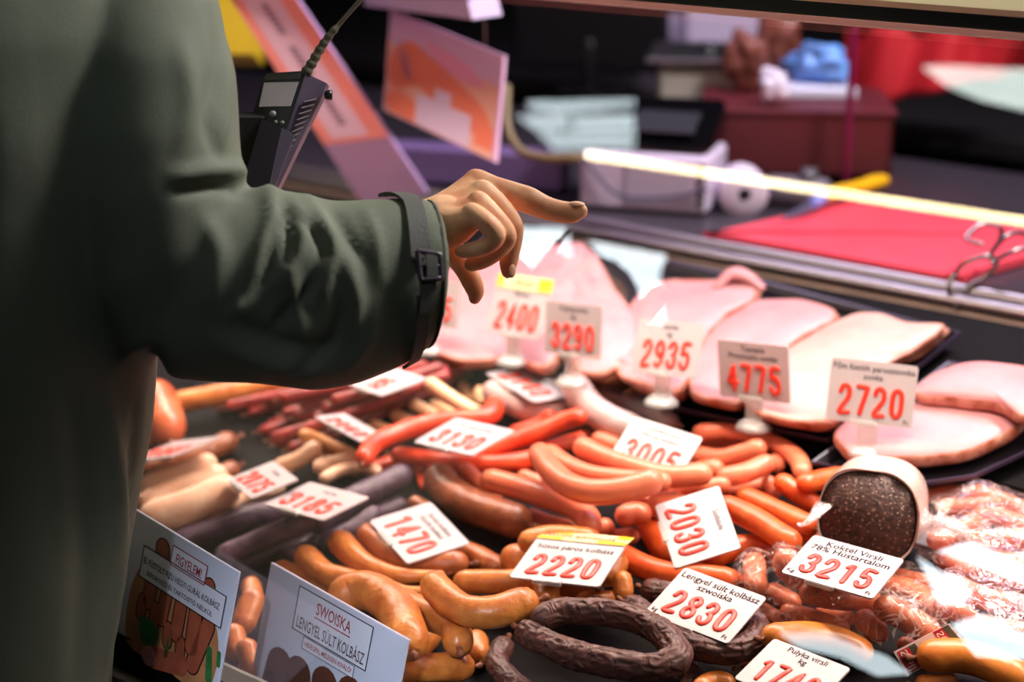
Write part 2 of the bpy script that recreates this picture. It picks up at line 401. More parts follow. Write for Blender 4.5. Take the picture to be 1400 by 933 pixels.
def pane(name, pts, dist, mat, label, cat, n=1):
    P = np.array([mirrored(q, dist) for q in pts])
    c = P.mean(0); nn = unit(np.cross(P[1] - P[0], P[2] - P[0]))
    P = np.array([q - nn * ((q - c) @ nn) for q in P])
    m = len(P); th = nn * .01
    o = mesh(name, list(P) + list(P + th), [tuple(range(m)), tuple(range(m, 2 * m))[::-1]] + [((i + 1) % m, i, m + i, m + (i + 1) % m) for i in range(m)], mat, smooth=False)
    return o
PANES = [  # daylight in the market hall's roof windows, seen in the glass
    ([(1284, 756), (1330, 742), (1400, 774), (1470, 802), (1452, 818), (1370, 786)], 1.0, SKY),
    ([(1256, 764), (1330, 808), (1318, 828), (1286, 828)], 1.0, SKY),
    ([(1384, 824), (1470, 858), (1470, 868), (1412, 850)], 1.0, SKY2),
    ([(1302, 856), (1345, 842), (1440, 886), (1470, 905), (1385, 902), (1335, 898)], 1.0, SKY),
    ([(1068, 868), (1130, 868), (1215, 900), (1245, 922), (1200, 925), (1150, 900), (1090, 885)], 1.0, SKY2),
    ([(706, 314), (775, 314), (783, 356), (766, 342), (745, 345), (728, 366), (708, 362)], 1.5, SKY),  # outline shaped to leave out what a reflected silhouette hides
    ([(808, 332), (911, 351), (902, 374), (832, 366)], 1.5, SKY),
    ([(834, 368), (902, 377), (908, 442), (880, 438), (866, 405), (843, 385)], 1.5, SKY),  # left edge likewise shaped after the reflected silhouette before the window
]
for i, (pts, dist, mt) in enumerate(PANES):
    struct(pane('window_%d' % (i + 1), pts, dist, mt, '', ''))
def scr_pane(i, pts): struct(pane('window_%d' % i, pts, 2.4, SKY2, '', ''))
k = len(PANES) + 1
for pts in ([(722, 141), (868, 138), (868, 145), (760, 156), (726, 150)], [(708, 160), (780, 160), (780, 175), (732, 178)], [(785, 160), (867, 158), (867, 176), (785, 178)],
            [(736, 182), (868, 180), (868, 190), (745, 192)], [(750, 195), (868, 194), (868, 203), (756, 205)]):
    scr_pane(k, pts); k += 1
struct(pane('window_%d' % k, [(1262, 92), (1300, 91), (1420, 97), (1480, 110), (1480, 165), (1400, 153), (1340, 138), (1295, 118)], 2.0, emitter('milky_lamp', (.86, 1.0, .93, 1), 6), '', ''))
# warm fluorescent tube hung over the aisle
tp = [mirrored(q, 0.9) for q in ((805, 212), (940, 231), (1080, 252), (1240, 277), (1420, 306))]
lt = thing('fluorescent_lamp', tp[2], 'warm fluorescent tube over the aisle, mirrored as a yellow line', 'lamp')
mesh('tube', *tube_vf(catmull([tp[0], tp[-1]], 6), .0068, 10), emitter('warm_tube', (1, .80, .42, 1), 15), lt)

# ------------------------------------------------------------------ sausages: laid one by one onto the heap
OBS = np.zeros((0, 4))                       # spheres of everything already lying on the deck
def clear_h(P, R, sq):
    """does a chain of spheres clear what already lies there (sq lets casings press in a little)"""
    if len(OBS) == 0: return True
    lo = P.min(0) - 0.06; hi = P.max(0) + 0.06
    k = OBS[((OBS[:, :3] > lo) & (OBS[:, :3] < hi)).all(1)]
    if len(k) == 0: return True
    d = np.linalg.norm(P[:, None, :] - k[None, :, :3], axis=2)
    return bool((d > (R[:, None] + k[None, :, 3]) * sq).all())
SAUS = []
def sausage(mat, spine, r, name='sausage', knots=None, sq=1.0, base=None, h0=None, taper=None, jig=.05, hmax=.14, flat=None, sides=16, km='knot', wr=0.0, dens=1.0):
    """spine in photo pixels; finds the lowest height on the deck at which it clears its neighbours"""
    global OBS
    sl, z0, y0 = base or (SL, Z0, YR)
    d0 = proj(on(*spine[len(spine) // 2], sl, z0, y0, .03))[2]
    rm = r * d0 / FPX
    n = len(spine)
    def build(ha, hb, m):
        P = np.array([on(x, y, sl, z0, y0, ha + (hb - ha) * i / (n - 1)) for i, (x, y) in enumerate(spine)])
        return catmull(P, m)
    ln = np.linalg.norm(np.diff(build(rm, rm, 12), axis=0), axis=1).sum()
    ns = int(max(5, min(26, ln / (rm * .8))))
    tp = np.ones(ns) if taper is None else np.interp(np.linspace(0, 1, ns), np.linspace(0, 1, len(taper)), taper)
    h = rm * 1.06 if h0 is None else h0
    while h < hmax and not clear_h(build(h, h, ns), rm * tp, sq): h += .003
    ha = hb = h
    for _ in range(14):                     # let either end sink until it touches
        for e in (0, 1):
            a, b = (ha - .003, hb) if e == 0 else (ha, hb - .003)
            if min(a, b) >= rm * 1.05 and abs(a - b) < ln * .45 and clear_h(build(a, b, ns), rm * tp, sq): ha, hb = a, b
    S = build(ha, hb, ns)
    OBS = np.vstack([OBS, np.c_[S, rm * tp]])
    m = int(max(8, min(34 * dens, ln / rm * 2.2 * dens)))
    Q = build(ha, hb, m); tt = np.linspace(0, 1, m)
    # pull the spine in so that the round ends finish on the given points
    R = rm * (np.ones(m) if taper is None else np.interp(tt, np.linspace(0, 1, len(taper)), taper))
    s = np.r_[0, np.cumsum(np.linalg.norm(np.diff(Q, axis=0), axis=1))]
    e0 = min(R[0] * .6, s[-1] * .3); e1 = min(R[-1] * .6, s[-1] * .3)
    u = np.linspace(e0, s[-1] - e1, m)
    Q2 = np.stack([np.interp(u, s, Q[:, k]) for k in range(3)], 1); R2 = np.interp(u, s, R)
    v, f = tube_vf(Q2, R2, sides, jig=jig, seed=len(SAUS) * 3.1, wr=wr)
    o = mesh(name, v, f, M[mat], smooth=True)
    if knots:
        for e in ((0,) if knots == 1 else (1,) if knots == 2 else (0, 1)):
            c = Q2[0] if e == 0 else Q2[-1]; t = unit(Q2[0] - Q2[1]) if e == 0 else unit(Q2[-1] - Q2[-2])
            rr = R2[0] if e == 0 else R2[-1]
            kv, kf = tube_vf(catmull([c + t * rr * .82, c + t * rr * 1.12 + np.array([.0006, 0, -.0008]), c + t * (rr * 1.12 + .006)], 5), [rr * .34, rr * .17, rr * .13, rr * .2, rr * .26], 8, jig=.3)
            mesh('casing_twist', kv, kf, M[km], o)
    SAUS.append(o); o['_px'] = tuple(float(q) for q in proj(S[len(S) // 2])[:2])
    return o
G = {}
def many(key, mat, rows, **kw):
    out = G.setdefault(key, [])
    for row in rows:
        k2 = dict(kw)
        if len(row) > 2: k2.update(row[2])
        out.append(sausage(mat, row[0], row[1], **k2))
    return out

# ------------------------------------------------------------------ price tags
DIG = {
 '0': [[(.5, 1), (.22, .93), (.08, .72), (.08, .28), (.22, .07), (.5, 0), (.78, .07), (.92, .28), (.92, .72), (.78, .93), (.5, 1)]],
 '1': [[(.25, .84), (.62, 1), (.62, 0)]],
 '2': [[(.08, .76), (.22, .95), (.5, 1), (.8, .93), (.9, .74), (.8, .52), (.08, 0), (.95, 0)]],
 '3': [[(.08, .8), (.25, .96), (.5, 1), (.82, .9), (.88, .74), (.74, .56), (.45, .53), (.78, .48), (.92, .27), (.8, .06), (.5, 0), (.2, .05), (.05, .22)]],
 '4': [[(.7, 0), (.7, 1), (.05, .28), (.98, .28)]],
 '5': [[(.9, 1), (.2, 1), (.14, .56), (.5, .64), (.84, .52), (.92, .28), (.8, .07), (.5, 0), (.2, .05), (.05, .2)]],
 '6': [[(.85, .9), (.5, 1), (.2, .85), (.08, .5), (.1, .2), (.4, 0), (.75, .05), (.92, .28), (.75, .55), (.4, .57), (.1, .4)]],
 '7': [[(.05, 1), (.95, 1), (.4, 0)]],
 '8': [[(.5, .53), (.18, .66), (.14, .86), (.5, 1), (.86, .86), (.82, .66), (.5, .53), (.1, .36), (.1, .12), (.5, 0), (.9, .12), (.9, .36), (.5, .53)]],
 '9': [[(.9, .62), (.6, .43), (.25, .48), (.08, .72), (.25, .95), (.6, 1), (.9, .8), (.92, .5), (.8, .15), (.5, 0), (.15, .1)]],
}
def text_vf(s, size, bold=0.0):
    c = bpy.data.curves.new('t', 'FONT'); c.body = s; c.size = size; c.offset = bold * size; c.resolution_u = 2
    c.align_x = 'CENTER'; c.align_y = 'CENTER'
    o = bpy.data.objects.new('t', c); COL.objects.link(o)
    dg = bpy.context.evaluated_depsgraph_get()
    me = bpy.data.meshes.new_from_object(o.evaluated_get(dg))
    v = [tuple(q.co)[:2] for q in me.vertices]; f = [tuple(p.vertices) for p in me.polygons]
    bpy.data.objects.remove(o); bpy.data.curves.remove(c); bpy.data.meshes.remove(me)
    return np.array(v) if v else np.zeros((0, 2)), f
def pose(TL, TR, BL, aspect, pref):
    """rectangle seen as the parallelogram TL, TR, BL: axes (right, up, normal), in pixels along them"""
    u = np.array([TR[0] - TL[0], -(TR[1] - TL[1])], float); v = np.array([TL[0] - BL[0], -(TL[1] - BL[1])], float)
    a = aspect; c = u @ v; b = u @ u - a * a * (v @ v)
    x = (-b + math.sqrt(b * b + 4 * a * a * c * c)) / 2
    best = None
    for s in (1, -1):
        uz = s * math.sqrt(max(x, 0)); vz = -c / uz if abs(uz) > 1e-3 else s * math.sqrt(max(0, (u @ u) / a / a - v @ v))
        U3 = RT * u[0] + UP * u[1] - FW * uz; V3 = RT * v[0] + UP * v[1] - FW * vz
        n = unit(np.cross(U3, V3)); sc_ = n @ unit(pref)
        if best is None or sc_ > best[0]: best = (sc_, U3, V3, n)
    return best[1:]
TAGS = []
TAGLABEL = {'2140': 'white price tag reading 2140 on the whitish sausages', '2060': 'steeply tilted price tag with red digits left of the 3130 tag', '3130': 'white price tag reading 3130 on the red orange sausages',
 ' 95 ': 'white price tag on the dark red sticks under the sleeve', '3185': 'white price tag reading 3185 on the purple black sausages', '2075': 'white price tag reading 2075 on the cream sausages',
 '3060': 'flat lying price tag on the brown sausages at the far left', '3005': 'white price tag reading 3005 stuck among the frankfurters', '2030': 'white price tag reading 2030, turned on its side on orange sausages',
 '1470': 'white price tag reading 1470, turned slantwise on brown sausages', '2220': 'white price tag reading 2220 with a yellow sticker strip on top', '2830': 'white price tag reading 2830 on the dark ring sausage',
 '3215': 'white price tag reading 3215 in front of the blood sausage', '1740': 'white price tag reading 1740 at the bottom edge', '2720': 'standing price tag reading 2720, rightmost before the hams',
 '4775': 'standing shaded price tag reading 4775 before the hams', '2935': 'standing price tag reading 2935 before the hams', '3290': 'standing shaded price tag reading 3290 before the hams',
 '2400': 'standing price tag reading 2400 with yellow sticker under the pointing finger', '3495': 'standing price tag half hidden behind the cuff and thumb'}
def price(num, TL, TR, BL, lines=(), label='', pref=(0.05, -.6, 1), aspect=1.36, dep=None, kg=False, ft=False, header=None, foot=False, group='price tags lying on the sausages', lift=.0, dh=.40, ink='ink', ty=.80, lsz=.1, base=None, obs=True, drop=True):
    global OBS
    TL, TR, BL = [np.array(q, float) for q in (TL, TR, BL)]
    cpx = (TR + BL) / 2
    U3, V3, n = pose(TL, TR, BL, aspect, pref)
    if dep is None:
        dep = proj(on(cpx[0], cpx[1], *(base or (SL, Z0, YR)), .02))[2]
    gr = [(i, j) for i in np.linspace(-.5, .5, 9) for j in np.linspace(-.5, .5, 7)]
    def pts(d):
        s = d / FPX; c = at(cpx[0], cpx[1], d)
        return c, U3 * s, V3 * s
    if drop:
        d_lo = dep + .03; dep = proj(on(cpx[0], cpx[1], *(base or (SL, Z0, YR)), .17))[2]
        while dep < d_lo:
            c, a, b = pts(dep + .0025); P = np.array([c + a * i + b * j for i, j in gr])
            if not ((P[:, 2] > Z0 + SL * (P[:, 1] - YR) + .004).all() and clear_h(P, np.full(len(P), .0015), 1.0)): break
            dep += .0025
    dep -= lift
    c, a, b = pts(dep)
    W = np.linalg.norm(a); H = np.linalg.norm(b); ex, ey = a / W, b / H
    if obs: OBS = np.vstack([OBS, np.c_[np.array([c + a * i + b * j for i, j in gr]), np.full(len(gr), .0015)]])
    def L(x, y, z=0): return c + ex * x + ey * y + n * z
    t = thing('price_tag', c - ey * H / 2, TAGLABEL[num], 'price tag', group)
    r = H * .05; out = []
    for sx, sy, a0 in ((1, 1, 0), (-1, 1, 90), (-1, -1, 180), (1, -1, 270)):
        for k in range(4):
            q = math.radians(a0 + 30 * k); out.append((sx * (W / 2 - r) + r * math.cos(q), sy * (H / 2 - r) + r * math.sin(q)))
    m = len(out)
    mesh('plate', [L(x, y, 0) for x, y in out] + [L(x, y, -.0018) for x, y in out],
         [tuple(range(m)), tuple(range(m, 2 * m))[::-1]] + [((i + 1) % m, i, m + i, m + (i + 1) % m) for i in range(m)], M['plate'], t, False)
    gh = H * dh; gw = W * .122; pitch = W * .20
    y0 = -H * .5 + H * .155
    for k, ch in enumerate(num):
        if ch == ' ': continue
        x0 = (k - (len(num) - 1) / 2) * pitch - gw / 2
        mb = MB()
        for st in DIG[ch]:
            P = np.array([L(x0 + x * gw, y0 + y * gh, .0006) for x, y in st])
            if len(st) > 4: P = catmull(P, 26)
            else:
                P = np.vstack([np.linspace(P[i], P[i + 1], 5, endpoint=(i == len(P) - 2)) for i in range(len(P) - 1)])
            mb.add(*tube_vf(P, W * .029, 8, flat=.42, fdir=n))
        mb.build('digit', M['digit'], t)
    mb = MB(); any_ = False
    rows = [(s, 0, H * (ty - .5 - .135 * i), H * lsz) for i, s in enumerate(lines)]
    if kg: rows.append(('Kg' if kg is True else kg, -W * .43, -H * .40, H * .085))
    if ft: rows.append(('Ft', W * .42, -H * .42, H * .085))
    for s, x, y, z in rows:
        v, f = text_vf(s, z * 1.25, .012)
        if len(v):
            ww = v[:, 0].max() - v[:, 0].min()
            if ww > W * .94: v[:, 0] *= W * .94 / ww
            mb.add([L(x + p, y + q, .0002) for p, q in v], f); any_ = True
    if any_: mb.build('lettering', M[ink], t, False)
    if header:
        mb = MB(); hh = H * header[0]; tl = header[1]
        hn = unit(n * math.cos(tl) - ey * math.sin(tl)); hy = unit(ey * math.cos(tl) + n * math.sin(tl))
        o0 = c + ey * H * .44 + n * .0012
        def HL(x, y, z=0): return o0 + ex * x + hy * y + hn * z
        v = [HL(x, y, z) for z in (0, -.0006) for x, y in ((-W * .5, 0), (W * .5, 0), (W * .5, hh), (-W * .5, hh))]
        mesh('sticker_strip', v, [(0, 1, 2, 3), (7, 6, 5, 4), (0, 4, 5, 1), (2, 6, 7, 3), (1, 5, 6, 2), (0, 3, 7, 4)], M['cream_s'], t, False)
        for (xa, xb, ya, yb) in header[2]:
            mb.add([HL(x, y, .0003) for x, y in ((xa * W, ya * hh), (xb * W, ya * hh), (xb * W, yb * hh), (xa * W, yb * hh))], [(0, 1, 2, 3)], 0)
        if header[3]:
            v, f = text_vf(header[3], hh * .62)
            ww = v[:, 0].max() - v[:, 0].min(); v[:, 0] *= min(1, W * .9 / ww)
            mb.add([HL(p, q + hh * .5, .0005) for p, q in v], f, 1)
        mb.build('sticker_print', [M['yellow'], M['redink']], t, False)
    # clear clip under the lower edge
    cw = W * .16
    cv, cf = box_vf(L(-W * .07, -H * .5, -.001), ex * cw, ey * H * .05, n * .0028, .0012)
    mesh('clip', cv, cf, M['clip'], t, False)
    if foot:
        b0 = L(0, -H * .5, -.002); g = foot
        cv, cf = box_vf(b0 + np.array([0, 0, -g * .45]), ex * W * .12, np.array([0, 0, g * .5]), unit(np.cross(ex, [0, 0, 1])) * .003, .001)
        mesh('stem', cv, cf, M['clip'], t, False)
        lv, lf = lathe_vf([(.001, .010), (.014, .009), (.019, .004), (.021, 0), (.001, -.001)], b0 + np.array([0, -.002, -g]), (0, 0, 1), 20)
        mesh('foot', lv, lf, M['clip'], t)
    return t

# ================================================================== the heap, deepest things first
# --- dark red sticks at the back left
ST = [((328,546),(250,-66)),((299,559),(240,-70)),((341,566),(250,-72)),((364,556),(250,-66)),((367,582),(255,-84)),((357,590),(250,-80)),((389,566),(250,-76)),
      ((380,607),(235,-85)),((392,594),(250,-84)),((396,614),(220,-92)),((420,588),(230,-92)),((405,570),(235,-80)),((345,548),(245,-62)),((312,556),(240,-64)),
      ((430,574),(220,-86)),((442,560),(205,-70)),((410,552),(225,-64)),((385,545),(240,-60)),((455,548),(180,-60)),((372,600),(240,-88))]
many('stick', 'stick', [([(x, y), (x + dx * .35, y + dy * .3 ), (x + dx * .7, y + dy * .68), (x + dx, y + dy)], 8.0) for (x, y), (dx, dy) in [(p_, (q_[0] * (.82 if p_[1] + q_[1] < 495 else 1), q_[1] * (.78 if p_[1] + q_[1] < 495 else 1))) for p_, q_ in ST]], name='thin_sausage', knots=1, sq=.97, jig=.06, sides=10, hmax=.075)
# --- far left
many('farleft', 'amber', [([(236,552),(285,543),(350,530),(410,520)], 15)], name='sausage')
many('ball', 'ball', [([(196,600),(206,560),(212,540)], 21), ([(211,536),(224,565),(231,594)], 25)], name='thick_sausage', knots=2, jig=.03)
many('brownleft', 'brown', [([(270,652),(300,650),(322,640)], 13), ([(196,644),(238,633),(275,622),(318,602)], 16)], name='sausage', jig=.12, knots=2)
# --- cream sausages, far left
many('tan', 'tan', [([(412,594),(440,605),(488,628)], 10), ([(425,620),(455,632),(490,645)], 8)], name='thin_sausage', jig=.02)
many('cream', 'cream', [
  ([(250,722),(300,700),(345,678),(385,664)], 12), ([(310,690),(340,676),(372,668)], 11),
  ([(380,640),(412,627),(434,610)], 12), ([(432,640),(470,632),(484,628)], 12), ([(440,656),(470,643),(500,640),(516,646)], 9),
  ([(195,668),(238,651),(268,642),(290,630)], 15), ([(195,690),(238,671),(272,660),(304,648)], 17), ([(200,712),(241,700),(276,686),(318,666)], 25)], name='thick_sausage', jig=.1)
# --- purple black
many('purple', 'purple', [
  ([(390,762),(440,738),(500,712),(552,690)], 14), ([(330,770),(400,742),(470,712)], 12), ([(440,745),(480,725),(516,700)], 13), 
  ([(425,716),(470,690),(512,668),(556,648)], 17), ([(240,742),(303,721),(341,708),(392,696)], 17), ([(300,764),(351,741),(383,728),(424,710)], 16)], name='long_sausage', jig=.12)
# --- pale wieners
many('wiener', 'wiener', [([(563,552),(598,570)], 9), ([(590,553),(625,568)], 9), ([(537,567),(570,580)], 9), ([(507,580),(535,592)], 9),
  ([(634,528),(640,542),(658,550)], 10), ([(655,532),(662,552)], 9), ([(586,523),(620,547),(658,569)], 10), ([(548,580),(580,590)], 9)], name='wiener', jig=.02, sides=12)
# --- whitish thick sausages
many('white', 'white', [([(820,532),(865,552),(898,566),(922,578)], 14, dict(h0=.06)), ([(668,532),(698,550),(734,562),(778,562)], 17, dict(h0=.06))], name='thick_sausage', knots=2, km='knotp', jig=.05)
price('2140', (726.7,502), (792,539.4), (664,510.4), ['Fehér kolbász'], label='', ink='gink'); TAGS.append('P2140')
many('white', 'white', [([(783,522),(802,552),(833,575),(872,590)], 21, dict(h0=.065))], name='thick_sausage', knots=2, km='knotp', jig=.05)
price('2060', (466,567), (530,598), (431,569.5), [], label='', lift=.004); TAGS.append('P2060')
# --- red orange long sausages
many('red', 'red', [([(700,592),(735,580),(756,566)], 10), ([(640,612),(700,600),(742,580)], 11), ([(730,618),(779,605),(806,597)], 11), ([(570,640),(580,668)], 6), ([(508,643),(540,628)], 10),
  ([(655,622),(698,605),(740,589),(772,576),(797,569)], 13), ([(540,622),(576,627),(615,632),(656,635),(705,632),(742,624)], 13),
  ([(497,630),(512,608),(550,590),(600,577),(645,573),(672,566),(676,552)], 13), ([(588,634),(592,648)], 6)], name='long_sausage', knots=1, jig=.04)
price('3130', (622,574), (703.7,588), (565,605), ['Csemege kolbász'], label='', ink='gink'); TAGS.append('P3130')
price(' 95 ', (534,503.5), (585.6,517), (474,526), [], label='', lift=.003); TAGS.append('Px5')
price('2075', (366,634), (411,653.5), (307,657.5), ['Kolbász'], label='', ink='gink'); TAGS.append('P2075')
price('3185', (416,664.6), (506,679.4), (359,689.7), ['Hurka'], label='', ink='gink', lift=.012); TAGS.append('P3185')
price('3060', (224,608), (306,595), (165,633), [], label='', lift=.004); TAGS.append('P3060')
# --- frankfurters, right part
many('frank', 'frank', [([(994,670),(1023,666),(1050,663)], 12), ([(1048,655),(1060,680)], 11), ([(954,606),(989,604),(1022,610)], 11), ([(951,593),(989,591),(1033,599),(1071,613),(1091,629),(1099,650)], 13),
  ([(1056,628),(1066,640)], 11), ([(985,654),(1019,647),(1053,632)], 14), ([(946,622),(982,628),(1016,621),(1042,611)], 14)], name='frankfurter', jig=.02)
# --- orange sausages
many('orange', 'orange', [([(884,715),(893,728),(905,748),(930,765)], 18), ([(984,735),(992,760)], 14), ([(925,770),(971,780),(1014,797)], 13), ([(880,702),(920,700),(960,690)], 12),
  ([(1065,656),(1091,676),(1118,692)], 14), ([(1095,662),(1126,656),(1156,651)], 14), ([(1080,732),(1126,738)], 11), ([(958,765),(1006,750),(1040,748),(1066,754)], 17),
  ([(1015,678),(1050,694),(1078,706),(1112,722)], 15), ([(985,692),(1010,700),(1040,716),(1086,745)], 17), ([(832,750),(850,760),(881,776),(917,787),(960,789),(1003,796)], 18)], name='orange_sausage', knots=2, jig=.05, km='knot')
# --- frankfurters, middle
many('frank', 'frank', [([(712,650),(738,660)], 10), ([(905,682),(935,678)], 12), ([(895,672),(940,670),(968,667),(994,662)], 12), ([(835,738),(868,733)], 13), ([(862,692),(894,690),(934,688)], 16), ([(720,706),(753,718),(796,727)], 13), ([(800,738),(834,718)], 14), ([(885,702),(860,704),(850,708)], 16),
  ([(634,640),(656,662),(680,682)], 12), ([(813,600),(845,612)], 13), ([(940,648),(984,640)], 14)], name='frankfurter', jig=.02)
price('3005', (870.7,571), (959.7,598), (829,632), ['Frankfurti virsli', '70% hús tartalom'], label='', ink='gink', ty=.86, lsz=.085); TAGS.append('P3005')
many('frank', 'frank', [([(792,610),(830,628),(869,641),(914,652),(968,648)], 15, dict(h0=.085)), ([(748,618),(779,638),(811,650),(849,655),(912,660)], 13, dict(h0=.075)),
  ([(736,618),(759,650),(792,670),(833,673),(875,664),(900,655)], 17, dict(h0=.07)), ([(664,656),(705,666),(746,679),(782,692),(803,708),(806,724)], 17)], name='frankfurter', jig=.02)
# --- brown ones in the middle
many('brown', 'brown', [([(562,686),(586,700)], 12), ([(596,650),(624,680),(663,699),(701,711),(718,716)], 24)], name='thick_sausage', knots=2, jig=.08, sides=32, wr=.05, dens=3)
many('amber', 'amber2', [([(616,752),(650,762),(682,778)], 17), ([(500,728),(530,757),(564,769),(595,772),(634,771)], 18)], name='sausage', knots=2, jig=.1, sides=32, wr=.045, dens=3)
price('2030', (988.3,668), (1006.3,743), (899.8,696.5), ['Szafaládé'], label='', ink='gink', ty=.82); TAGS.append('P2030')
price('1470', (585,692.5), (643.5,739), (502.5,715.8), ['Sertés kolbász', 'füstölt kolbász'], label='', ink='gink', ty=.84); TAGS.append('P1470')
# --- amber sausages
many('amber', 'amber', [([(650,872),(655,900)], 17), ([(700,755),(716,790)], 22), ([(715,743),(760,735),(815,740)], 17), ([(760,800),(800,806)], 25), ([(792,819),(825,818),(845,818)], 10), ([(757,826),(774,826)], 10), ([(846,762),(826,792)], 19), ([(850,786),(853,818)], 14),
  ([(343,798),(346,820)], 15), ([(348,812),(330,860)], 18), ([(318,860),(325,900)], 17), ([(335,880),(350,930)], 16)], name='sausage', knots=2, jig=.06, sides=32, wr=.04, dens=3)
many('amber', 'amber', [([(380,778),(413,790),(441,803),(475,818)], 15, dict(taper=[1, 1, .9, .7])), ([(414,758),(447,786),(482,794),(523,801),(554,809),(586,807)], 17, dict(taper=[1.05, 1, .95, .75, .55, .3])),
  ([(460,738),(495,770),(530,784),(564,788),(606,785)], 18, dict(taper=[1.05, 1, .8, .6, .25]))], name='long_sausage', knots=2, jig=.06, sides=32, wr=.045, dens=3)
many('amber', 'amber', [([(626,796),(678,796),(714,796),(744,803),(750,826)], 17), ([(545,945),(575,930)], 21), ([(548,914),(598,913),(640,911)], 20), ([(556,895),(590,862)], 22),
  ([(545,824),(584,840),(619,856),(628,884)], 21), ([(462,822),(485,808),(515,812),(545,838),(562,885)], 26), ([(590,796),(614,822),(642,836),(678,836),(710,826),(728,822)], 21)], name='sausage', knots=2, jig=.06, sides=32, wr=.04, dens=3)
price('2220', (737,741), (857,746), (695.8,788), ['húsos páros kolbász'], label='', ft=False, header=(.34, -.25, [(-.46, -.16, .62, .95), (-.5, -.22, .04, .3), (.18, .5, .04, .3), (.34, .5, .62, .98)], 'Akciós ajánlatunk :)'), ty=.78, lsz=.115); TAGS.append('P2220')
# --- dark smoked rings
many('ring', 'ring', [([(690,880),(680,905),(696,930),(722,950)], 17), ([(935,895),(948,925),(940,945)], 15)], name='smoked_sausage', knots=1, jig=.12, sides=48, wr=.16, dens=6)
many('ring', 'ring', [([(884,806),(905,812),(945,815),(985,822),(1020,838),(1036,860),(1030,878),(1000,890),(955,886),(915,864),(884,842),(858,826)], 18)], name='ring_sausage', knots=3, jig=.14, sides=56, wr=.16, dens=6)
price('2830', (943.5,784.8), (1047,815.5), (882.8,838), ['Lengyel sült kolbász', 'szwoiska'], label='', kg='kg', ft=True, ty=.87, lsz=.128); TAGS.append('P2830')
many('ring', 'ring', [([(733,848),(767,837),(810,837),(856,844),(896,860),(920,884),(924,902),(889,913),(839,909),(789,897),(746,879),(714,862)], 19)], name='ring_sausage', knots=3, jig=.14, sides=56, wr=.16, dens=6)
# --- cocktail sausages of the clear pack
many('cocktail', 'cocktail', [([(1232,880),(1260,890)], 12), ([(1210,786),(1262,797),(1290,806)], 13), ([(1040,770),(1058,752),(1080,750)], 14), ([(1031,766),(1034,806)], 16), ([(1070,762),(1096,794)], 22), ([(1052,808),(1088,828)], 15), ([(1100,810),(1148,818),(1196,820)], 17),
  ([(1034,834),(1066,852)], 15), ([(1120,838),(1162,846)], 14), ([(1072,836),(1115,849),(1156,864)], 15), ([(1176,842),(1206,872)], 17), ([(1206,800),(1250,812),(1290,842)], 18), ([(1202,828),(1241,846),(1280,874)], 19)], name='cocktail_sausage', jig=.03)
many('backpack', 'frank', [([(1325,852),(1405,866)], 15), ([(1282,826),(1330,846)], 15), ([(1296,796),(1350,820),(1410,830)], 16), ([(1284,762),(1340,788),(1400,798)], 15), ([(1345,760),(1412,772)], 14), ([(1258,679),(1304,673),(1335,681)], 12), ([(1330,672),(1376,688),(1420,708)], 13), ([(1285,695),(1331,693),(1370,690)], 13), ([(1335,704),(1366,707),(1410,722)], 13), ([(1274,742),(1307,728),(1336,712)], 14), ([(1326,736),(1366,738),(1415,736)], 14), ([(1340,768),(1410,770)], 14)], name='packed_frankfurter', jig=.02)
# --- golden sausages, front right
many('gold', 'gold', [([(1020,908),(1050,898),(1084,895)], 18), ([(1050,872),(1100,869),(1145,876),(1186,896)], 19), ([(955,945),(975,932),(1000,936)], 15), ([(1255,933),(1306,930)], 10), ([(1262,898),(1310,897),(1349,907),(1400,930)], 24)], name='golden_sausage', jig=.03, knots=1)
price('3215', (1125.8,739.5), (1236,765), (1068,783), ['Koktél Virsli', '78% Hústartalom'], label='', kg=True, ft=True, ty=.87, lsz=.135, lift=.012); TAGS.append('P3215')
price('1740', (1069,885), (1160,911), (1005.7,931), ['Pulyka virsli', 'kg'], label='', ty=.9, lsz=.12); TAGS.append('P1740')

# ------------------------------------------------------------------ big cut blood sausage in its wrapper
bc = on(1186, 720, SL, Z0, YR, .075); bd = proj(bc)[2]
BR = 66 * bd / FPX
bax = unit(np.array([-.33, .92, -.16]))                    # runs away from the customer
bx = unit(np.cross(bax, [0, 0, 1])); bz = np.cross(bx, bax)
bc = at(1186, 708, bd)
def bring(r, h, k=48, sq=2.5):
    out = []
    for i in range(k):
        a = 2 * math.pi * i / k; c, s = math.cos(a), math.sin(a)
        q = (abs(c) ** sq + abs(s) ** sq) ** (-1 / sq)
        out.append(bc + bax * h + (bx * c * 1.0 + bz * s * .97) * r * q)
    return out
def loft(rings, cap0=True, cap1=True):
    k = len(rings[0]); v = [p for r in rings for p in r]; f = []
    for i in range(len(rings) - 1):
        for j in range(k):
            a = i * k + j; b = i * k + (j + 1) % k; f.append((a, b, b + k, a + k))
    if cap0: f.append(tuple(range(k))[::-1])
    if cap1: f.append(tuple(range((len(rings) - 1) * k, len(rings) * k)))
    return v, f
blood = thing('blood_sausage', bc - np.array([0, 0, BR]), 'thick cut blood sausage, dark speckled face, in a pale twisted wrapper', 'sausage')
v, f = loft([bring(BR * .965, -.0005), bring(BR * .985, .004), bring(BR * .985, .08), bring(BR * .7, .10), bring(BR * .25, .108)])
mesh('filling', v, f, meat('blood_filling', lin(88, 56, 48), lin(44, 25, 23), .5, 150, .4, 260, .1, .3, speck=(lin(150, 118, 104), 230, .2)), blood)
cas = meat('wrapper_casing', lin(222, 190, 180), lin(196, 158, 146), .3, 30, .3, 90, .4)
def crinkle(r): return [p + bax * .004 * mnoise.noise(Vector(tuple(p * 60))) + unit(p - bc) * .003 * mnoise.noise(Vector(tuple(p * 45 + 5))) for p in r]
